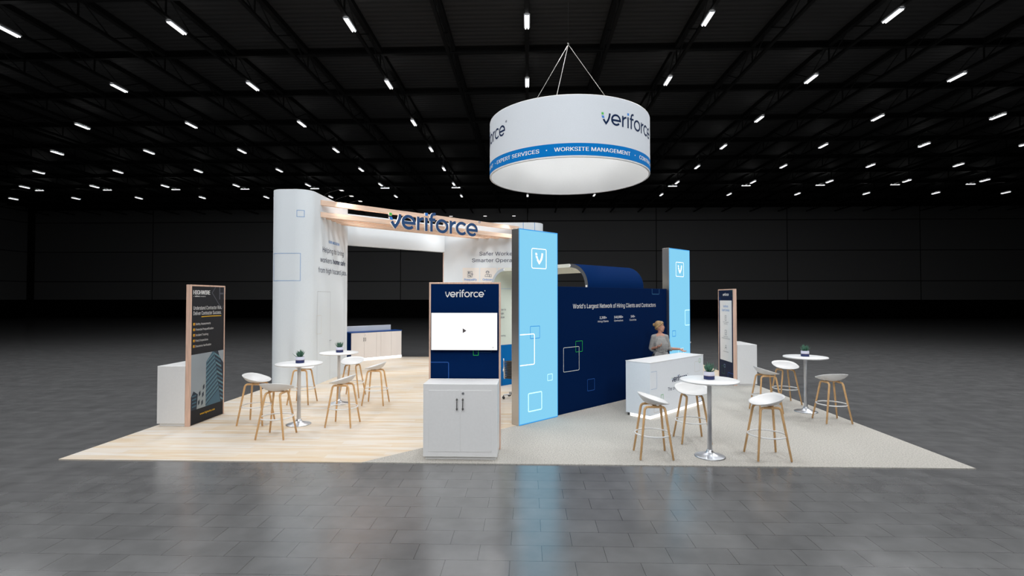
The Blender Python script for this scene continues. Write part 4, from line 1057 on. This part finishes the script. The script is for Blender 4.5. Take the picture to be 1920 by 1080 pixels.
# ================================================================== OFFICE CHAIR IN THE POD
oc = thing('office_chair', 'black ribbed leather office chair with chrome frame, half hidden by the front blue tower', 'chair', (0.06, 4.40, 0), rad(176))
mb = MB()
for i in range(9):
    y = -0.19 + 0.047 * i; mb.ell((0, y, 0.47 - 0.02 * sin(pi * i / 8)), (0.24, 0.029, 0.022), nu=16, nv=8)
mb.build('seat', 'leather', oc)
mb = MB()
for i in range(10):
    z = 0.485 + 0.039 * i; mb.ell((0, 0.20 + 0.09 * (i / 9.0) ** 1.4, z), (0.235, 0.022, 0.026), nu=16, nv=8)
mb.build('backrest', 'leather', oc)
for sx in (-1, 1):
    mb = MB(); mb.tube([(sx * 0.245, -0.2, 0.47), (sx * 0.245, 0.0, 0.45), (sx * 0.245, 0.17, 0.455), (sx * 0.245, 0.205, 0.5), (sx * 0.245, 0.24, 0.7), (sx * 0.245, 0.30, 0.9)], 0.012, 8); mb.build('side_frame', 'chrome', oc)
    mb = MB(); mb.tube([(sx * 0.255, -0.1, 0.46), (sx * 0.275, -0.12, 0.66), (sx * 0.275, 0.02, 0.67), (sx * 0.265, 0.215, 0.62)], 0.012, 8); mb.build('armrest', 'chrome', oc)
mb = MB(); mb.tube([(0, 0, 0.10), (0, 0, 0.44)], [0.028, 0.022], 16); mb.build('gas_lift', 'chrome', oc)
for i in range(5):
    a = rad(72 * i + 20); mb = MB(); mb.tube([(0, 0, 0.11), (0.29 * cos(a), 0.29 * sin(a), 0.085)], [0.024, 0.013], 10); lg = mb.build('base_arm', 'chrome', oc)
    mb = MB(); cx, cy = 0.29 * cos(a), 0.29 * sin(a)
    mb.ell((cx - 0.016 * sin(a), cy + 0.016 * cos(a), 0.03), (0.028, 0.028, 0.03), nu=12, nv=8); mb.ell((cx + 0.016 * sin(a), cy - 0.016 * cos(a), 0.03), (0.028, 0.028, 0.03), nu=12, nv=8); mb.tube([(cx, cy, 0.03), (cx, cy, 0.085)], 0.008, 8); mb.build('caster', 'black', lg)

# ================================================================== THE PERSON
def remesh(mb, name, mats, parent, voxel, smooth=6, factor=0.5):
    o = mb.build(name, mats, None)
    a = o.modifiers.new('r', 'REMESH'); a.mode = 'VOXEL'; a.voxel_size = voxel; a.use_smooth_shade = True
    b = o.modifiers.new('s', 'SMOOTH'); b.iterations = smooth; b.factor = factor
    dg = bpy.context.evaluated_depsgraph_get(); me = bpy.data.meshes.new_from_object(o.evaluated_get(dg))
    o.modifiers.clear(); old = o.data; o.data = me; me.name = name; bpy.data.meshes.remove(old)
    o.name = name
    if parent: o.parent = parent
    for p in me.polygons: p.use_smooth = True
    return o
def limb(mb, pts, mi=0):
    """overlapping balls along a chain (x, y, z, r) or (x, y, z, rx, ry): one tapering volume"""
    for (a, b) in zip(pts[:-1], pts[1:]):
        pa, pb = Vector(a[:3]), Vector(b[:3]); ra = a[3:] if len(a) > 4 else (a[3], a[3]); rb = b[3:] if len(b) > 4 else (b[3], b[3])
        step = max(min(min(ra), min(rb)) * 0.35, 0.002); k = max(1, int((pb - pa).length / step))
        for i in range(k + 1):
            u = i / k; rx = ra[0] + (rb[0] - ra[0]) * u; ry = ra[1] + (rb[1] - ra[1]) * u
            mb.ell(pa.lerp(pb, u), (rx, ry, (rx + ry) / 2), mi, 12, 8)
pr = thing('person', 'blonde person in a loose grey belted top gesturing behind the white reception counter', 'person', (3.205, 4.455, 0), rad(6))
HT = Matrix.Translation((0.0, 0.0, 1.573)) @ Matrix.Rotation(rad(56), 4, 'Z')      # head frame: face looks along local -y, turned to the right
def hp_(x, y, z): return tuple(HT @ Vector((x, y, z)))
R_SH, R_EL, R_WR = (-0.145, 0.01, 1.345), (-0.185, 0.05, 1.075), (-0.125, -0.15, 1.135)
L_SH, L_EL, L_WR = (0.145, 0.01, 1.345), (0.205, 0.04, 1.085), (0.40, -0.10, 1.09)
mb = MB()
# legs, hips, trunk, neck
for sx in (-1, 1):
    limb(mb, [(sx * 0.085, 0, 0.90, 0.085), (sx * 0.09, -0.005, 0.5, 0.055), (sx * 0.09, 0.01, 0.36, 0.052), (sx * 0.09, 0.02, 0.09, 0.034), (sx * 0.09, 0.02, 0.05, 0.036)])
    limb(mb, [(sx * 0.09, 0.02, 0.04, 0.035), (sx * 0.10, -0.13, 0.025, 0.024)])
limb(mb, [(0, 0, 0.90, 0.155, 0.10), (0, 0, 1.06, 0.12, 0.085), (0, 0, 1.22, 0.14, 0.095), (0, 0.005, 1.34, 0.13, 0.07)])
limb(mb, [(-0.13, 0.01, 1.345, 0.036), (0, 0.015, 1.375, 0.042), (0.13, 0.01, 1.345, 0.036)])
limb(mb, [(0, 0.015, 1.38, 0.055), (0.004, 0.008, 1.44, 0.047), (0.006, 0.002, 1.50, 0.047)])
# head: skull, jaw, nose, ears
mb.ell(HT @ Vector((0, 0.015, 0.015)), (0.072, 0.092, 0.105), T=HT.to_3x3())
mb.ell(HT @ Vector((0, -0.03, -0.04)), (0.056, 0.056, 0.078), T=HT.to_3x3())
mb.ell(HT @ Vector((0, -0.058, -0.098)), (0.024, 0.022, 0.018), T=HT.to_3x3())
limb(mb, [hp_(0, -0.084, 0.012) + (0.008,), hp_(0, -0.094, -0.028) + (0.0105,)])
for sx in (-1, 1):
    mb.ell(HT @ Vector((sx * 0.073, 0.012, -0.012)), (0.009, 0.018, 0.03), T=HT.to_3x3())
    mb.ell(HT @ Vector((sx * 0.032, -0.056, -0.026)), (0.022, 0.018, 0.022), T=HT.to_3x3())
limb(mb, [hp_(-0.018, -0.079, -0.062) + (0.0065,), hp_(0, -0.085, -0.06) + (0.0085,), hp_(0.018, -0.079, -0.062) + (0.0065,)])
# arms
limb(mb, [R_SH + (0.04,), R_EL + (0.037,), R_WR + (0.024,)]); limb(mb, [L_SH + (0.04,), L_EL + (0.037,), L_WR + (0.024,)])
# hands: palm, four unequal bent fingers, thumb from the side of the palm
def hand(wr, d, n, side, curl):
    """wr wrist, d pointing direction, n palm normal, side = direction of the thumb"""
    d = Vector(d).normalized(); n = Vector(n); n = (n - d * n.dot(d)).normalized(); s_ = Vector(side); s_ = (s_ - d * s_.dot(d) - n * s_.dot(n)).normalized(); w_ = Vector(wr)
    for u in (0.01, 0.025, 0.04, 0.055, 0.07):
        for v in (-0.024, -0.012, 0.0, 0.012, 0.024): mb.ell(w_ + d * u + s_ * v * (0.75 + u * 4), (0.0125, 0.0125, 0.0125), 0, 10, 8)
    for i, (v, L) in enumerate(((0.029, 0.066), (0.010, 0.075), (-0.010, 0.07), (-0.028, 0.055))):
        p0 = w_ + d * 0.075 + s_ * v; c = curl * (1 + 0.25 * i); spread = s_ * v * 2.2
        d1 = (d + spread * 2 + n * c * 0.4).normalized(); p1 = p0 + d1 * L * 0.45
        d2 = (d1 + n * c * 0.7).normalized(); p2 = p1 + d2 * L * 0.32
        d3 = (d2 + n * c * 0.7).normalized(); p3 = p2 + d3 * L * 0.23
        limb(mb, [tuple(p0) + (0.0095,), tuple(p1) + (0.0085,), tuple(p2) + (0.0078,), tuple(p3) + (0.0068,)])
    t0 = w_ + d * 0.022 + s_ * 0.028; t1 = t0 + (d * 0.6 + s_ * 0.8 + n * 0.25).normalized() * 0.035; t2 = t1 + (d * 0.9 + s_ * 0.35 + n * 0.3).normalized() * 0.03
    limb(mb, [tuple(t0) + (0.0125,), tuple(t1) + (0.0105,), tuple(t2) + (0.008,)])
hand(R_WR, (0.55, -0.35, 0.28), (0.1, 0.1, 1.0), (-0.35, -0.3, 0.9), 0.75)
hand(L_WR, (0.72, -0.35, -0.42), (0.15, -0.35, 0.9), (0.5, -0.2, 0.55), 0.35)
body = remesh(mb, 'body', 'skin', pr, 0.0042, 5, 0.4)
# face and hair
for sx in (-1, 1):
    mb = MB(); mb.ell(HT @ Vector((sx * 0.029, -0.0705, 0.006)), (0.0095, 0.006, 0.0042), T=HT.to_3x3()); ey = mb.build('eye', 'eye', pr)
    mb = MB(); mb.ell(HT @ Vector((sx * 0.029, -0.0765, 0.006)), (0.0042, 0.002, 0.004), T=HT.to_3x3()); mb.build('iris', 'iris', ey)
    mb = MB(); mb.tube([hp_(sx * 0.016, -0.0785, 0.025), hp_(sx * 0.031, -0.077, 0.029), hp_(sx * 0.046, -0.069, 0.025)], [0.003, 0.0035, 0.002], 8); mb.build('eyebrow', 'brow', pr)
mb = MB(); mb.tube([hp_(-0.02, -0.083, -0.062), hp_(0, -0.0925, -0.06), hp_(0.02, -0.083, -0.062)], [0.003, 0.006, 0.003], 8); mb.build('lips', 'lips', pr)
mb = MB()
mb.ell(HT @ Vector((0, 0.03, 0.035)), (0.079, 0.093, 0.096), T=HT.to_3x3())
mb.ell(HT @ Vector((0, -0.022, 0.083)), (0.064, 0.058, 0.038), T=HT.to_3x3())
for sx in (-1, 1): limb(mb, [hp_(sx * 0.06, -0.045, 0.062) + (0.02,), hp_(sx * 0.074, -0.01, 0.025) + (0.018,), hp_(sx * 0.066, 0.05, -0.02) + (0.024,)])
mb.ell(HT @ Vector((0, 0.062, -0.03)), (0.06, 0.052, 0.05), T=HT.to_3x3())
mb.ell(HT @ Vector((0, 0.125, 0.035)), (0.040, 0.034, 0.038), T=HT.to_3x3())
remesh(mb, 'hair', 'hair', pr, 0.005, 4, 0.5)
# loose grey top: trunk and wide elbow sleeves
mb = MB()
limb(mb, [(0, 0, 0.90, 0.172, 0.122), (0, 0, 0.98, 0.158, 0.112), (0, 0, 1.04, 0.142, 0.105), (0, 0, 1.10, 0.148, 0.112), (0, -0.005, 1.22, 0.152, 0.118), (0, 0.0, 1.31, 0.13, 0.08)])
limb(mb, [(-0.145, 0.012, 1.348, 0.052), (-0.075, 0.015, 1.368, 0.05), (0, 0.012, 1.366, 0.058), (0.075, 0.015, 1.368, 0.05), (0.145, 0.012, 1.348, 0.052)])
for a, b, sx in ((R_SH, R_EL, -1), (L_SH, L_EL, 1)):
    m_ = tuple((p + q_) / 2 for p, q_ in zip(a, b))
    limb(mb, [a + (0.05,), (m_[0] + sx * 0.006, m_[1], m_[2], 0.052), (b[0], b[1], b[2] + 0.02, 0.052), (b[0] + (0.02 if sx < 0 else 0.035), b[1] - 0.035, b[2] - 0.005, 0.047)])
for i in range(7):   # folds falling from the shoulders
    x = -0.12 + 0.04 * i; limb(mb, [(x * 0.6, -0.085, 1.31, 0.012), (x, -0.112, 1.2, 0.02), (x * 1.05, -0.108, 1.1, 0.018), (x * 0.9, -0.098, 1.05, 0.014)])
for i in range(8):
    x = -0.13 + 0.037 * i; limb(mb, [(x * 0.85, -0.085, 1.03, 0.016), (x * 1.1, -0.1, 0.96, 0.022), (x * 1.15, -0.105, 0.89, 0.024)])
remesh(mb, 'grey_top', 'top_cloth', pr, 0.0065, 4, 0.5)
mb = MB(); k = 40
mb.add([((0.150 + dr_) * cos(2 * pi * i / k), (0.115 + dr_) * sin(2 * pi * i / k), z) for dr_, z in ((0, 1.022), (0.004, 1.03), (0.004, 1.045), (0, 1.053)) for i in range(k)],
       [(r_ * k + i, r_ * k + (i + 1) % k, (r_ + 1) * k + (i + 1) % k, (r_ + 1) * k + i) for r_ in range(3) for i in range(k)], 0, True)
limb(mb, [(0.03, -0.122, 1.035, 0.012), (0.045, -0.128, 0.94, 0.010)]); limb(mb, [(0.03, -0.122, 1.035, 0.012), (0.015, -0.13, 0.95, 0.010)])
mb.build('belt', 'top_cloth', pr)
mb = MB()
for sx in (-1, 1): limb(mb, [(sx * 0.085, 0, 0.92, 0.10), (sx * 0.09, -0.005, 0.5, 0.072), (sx * 0.09, 0.015, 0.1, 0.056)])
remesh(mb, 'trousers', 'trouser', pr, 0.009, 3)
for sx in (-1, 1):
    mb = MB(); limb(mb, [(sx * 0.09, 0.03, 0.045, 0.043), (sx * 0.095, -0.06, 0.036, 0.036), (sx * 0.10, -0.15, 0.027, 0.026)]); remesh(mb, 'shoe', 'shoe', pr, 0.007, 3)

# rest of a lamp in no copied state: name parts in plain words only
print('objects', len(bpy.data.objects))
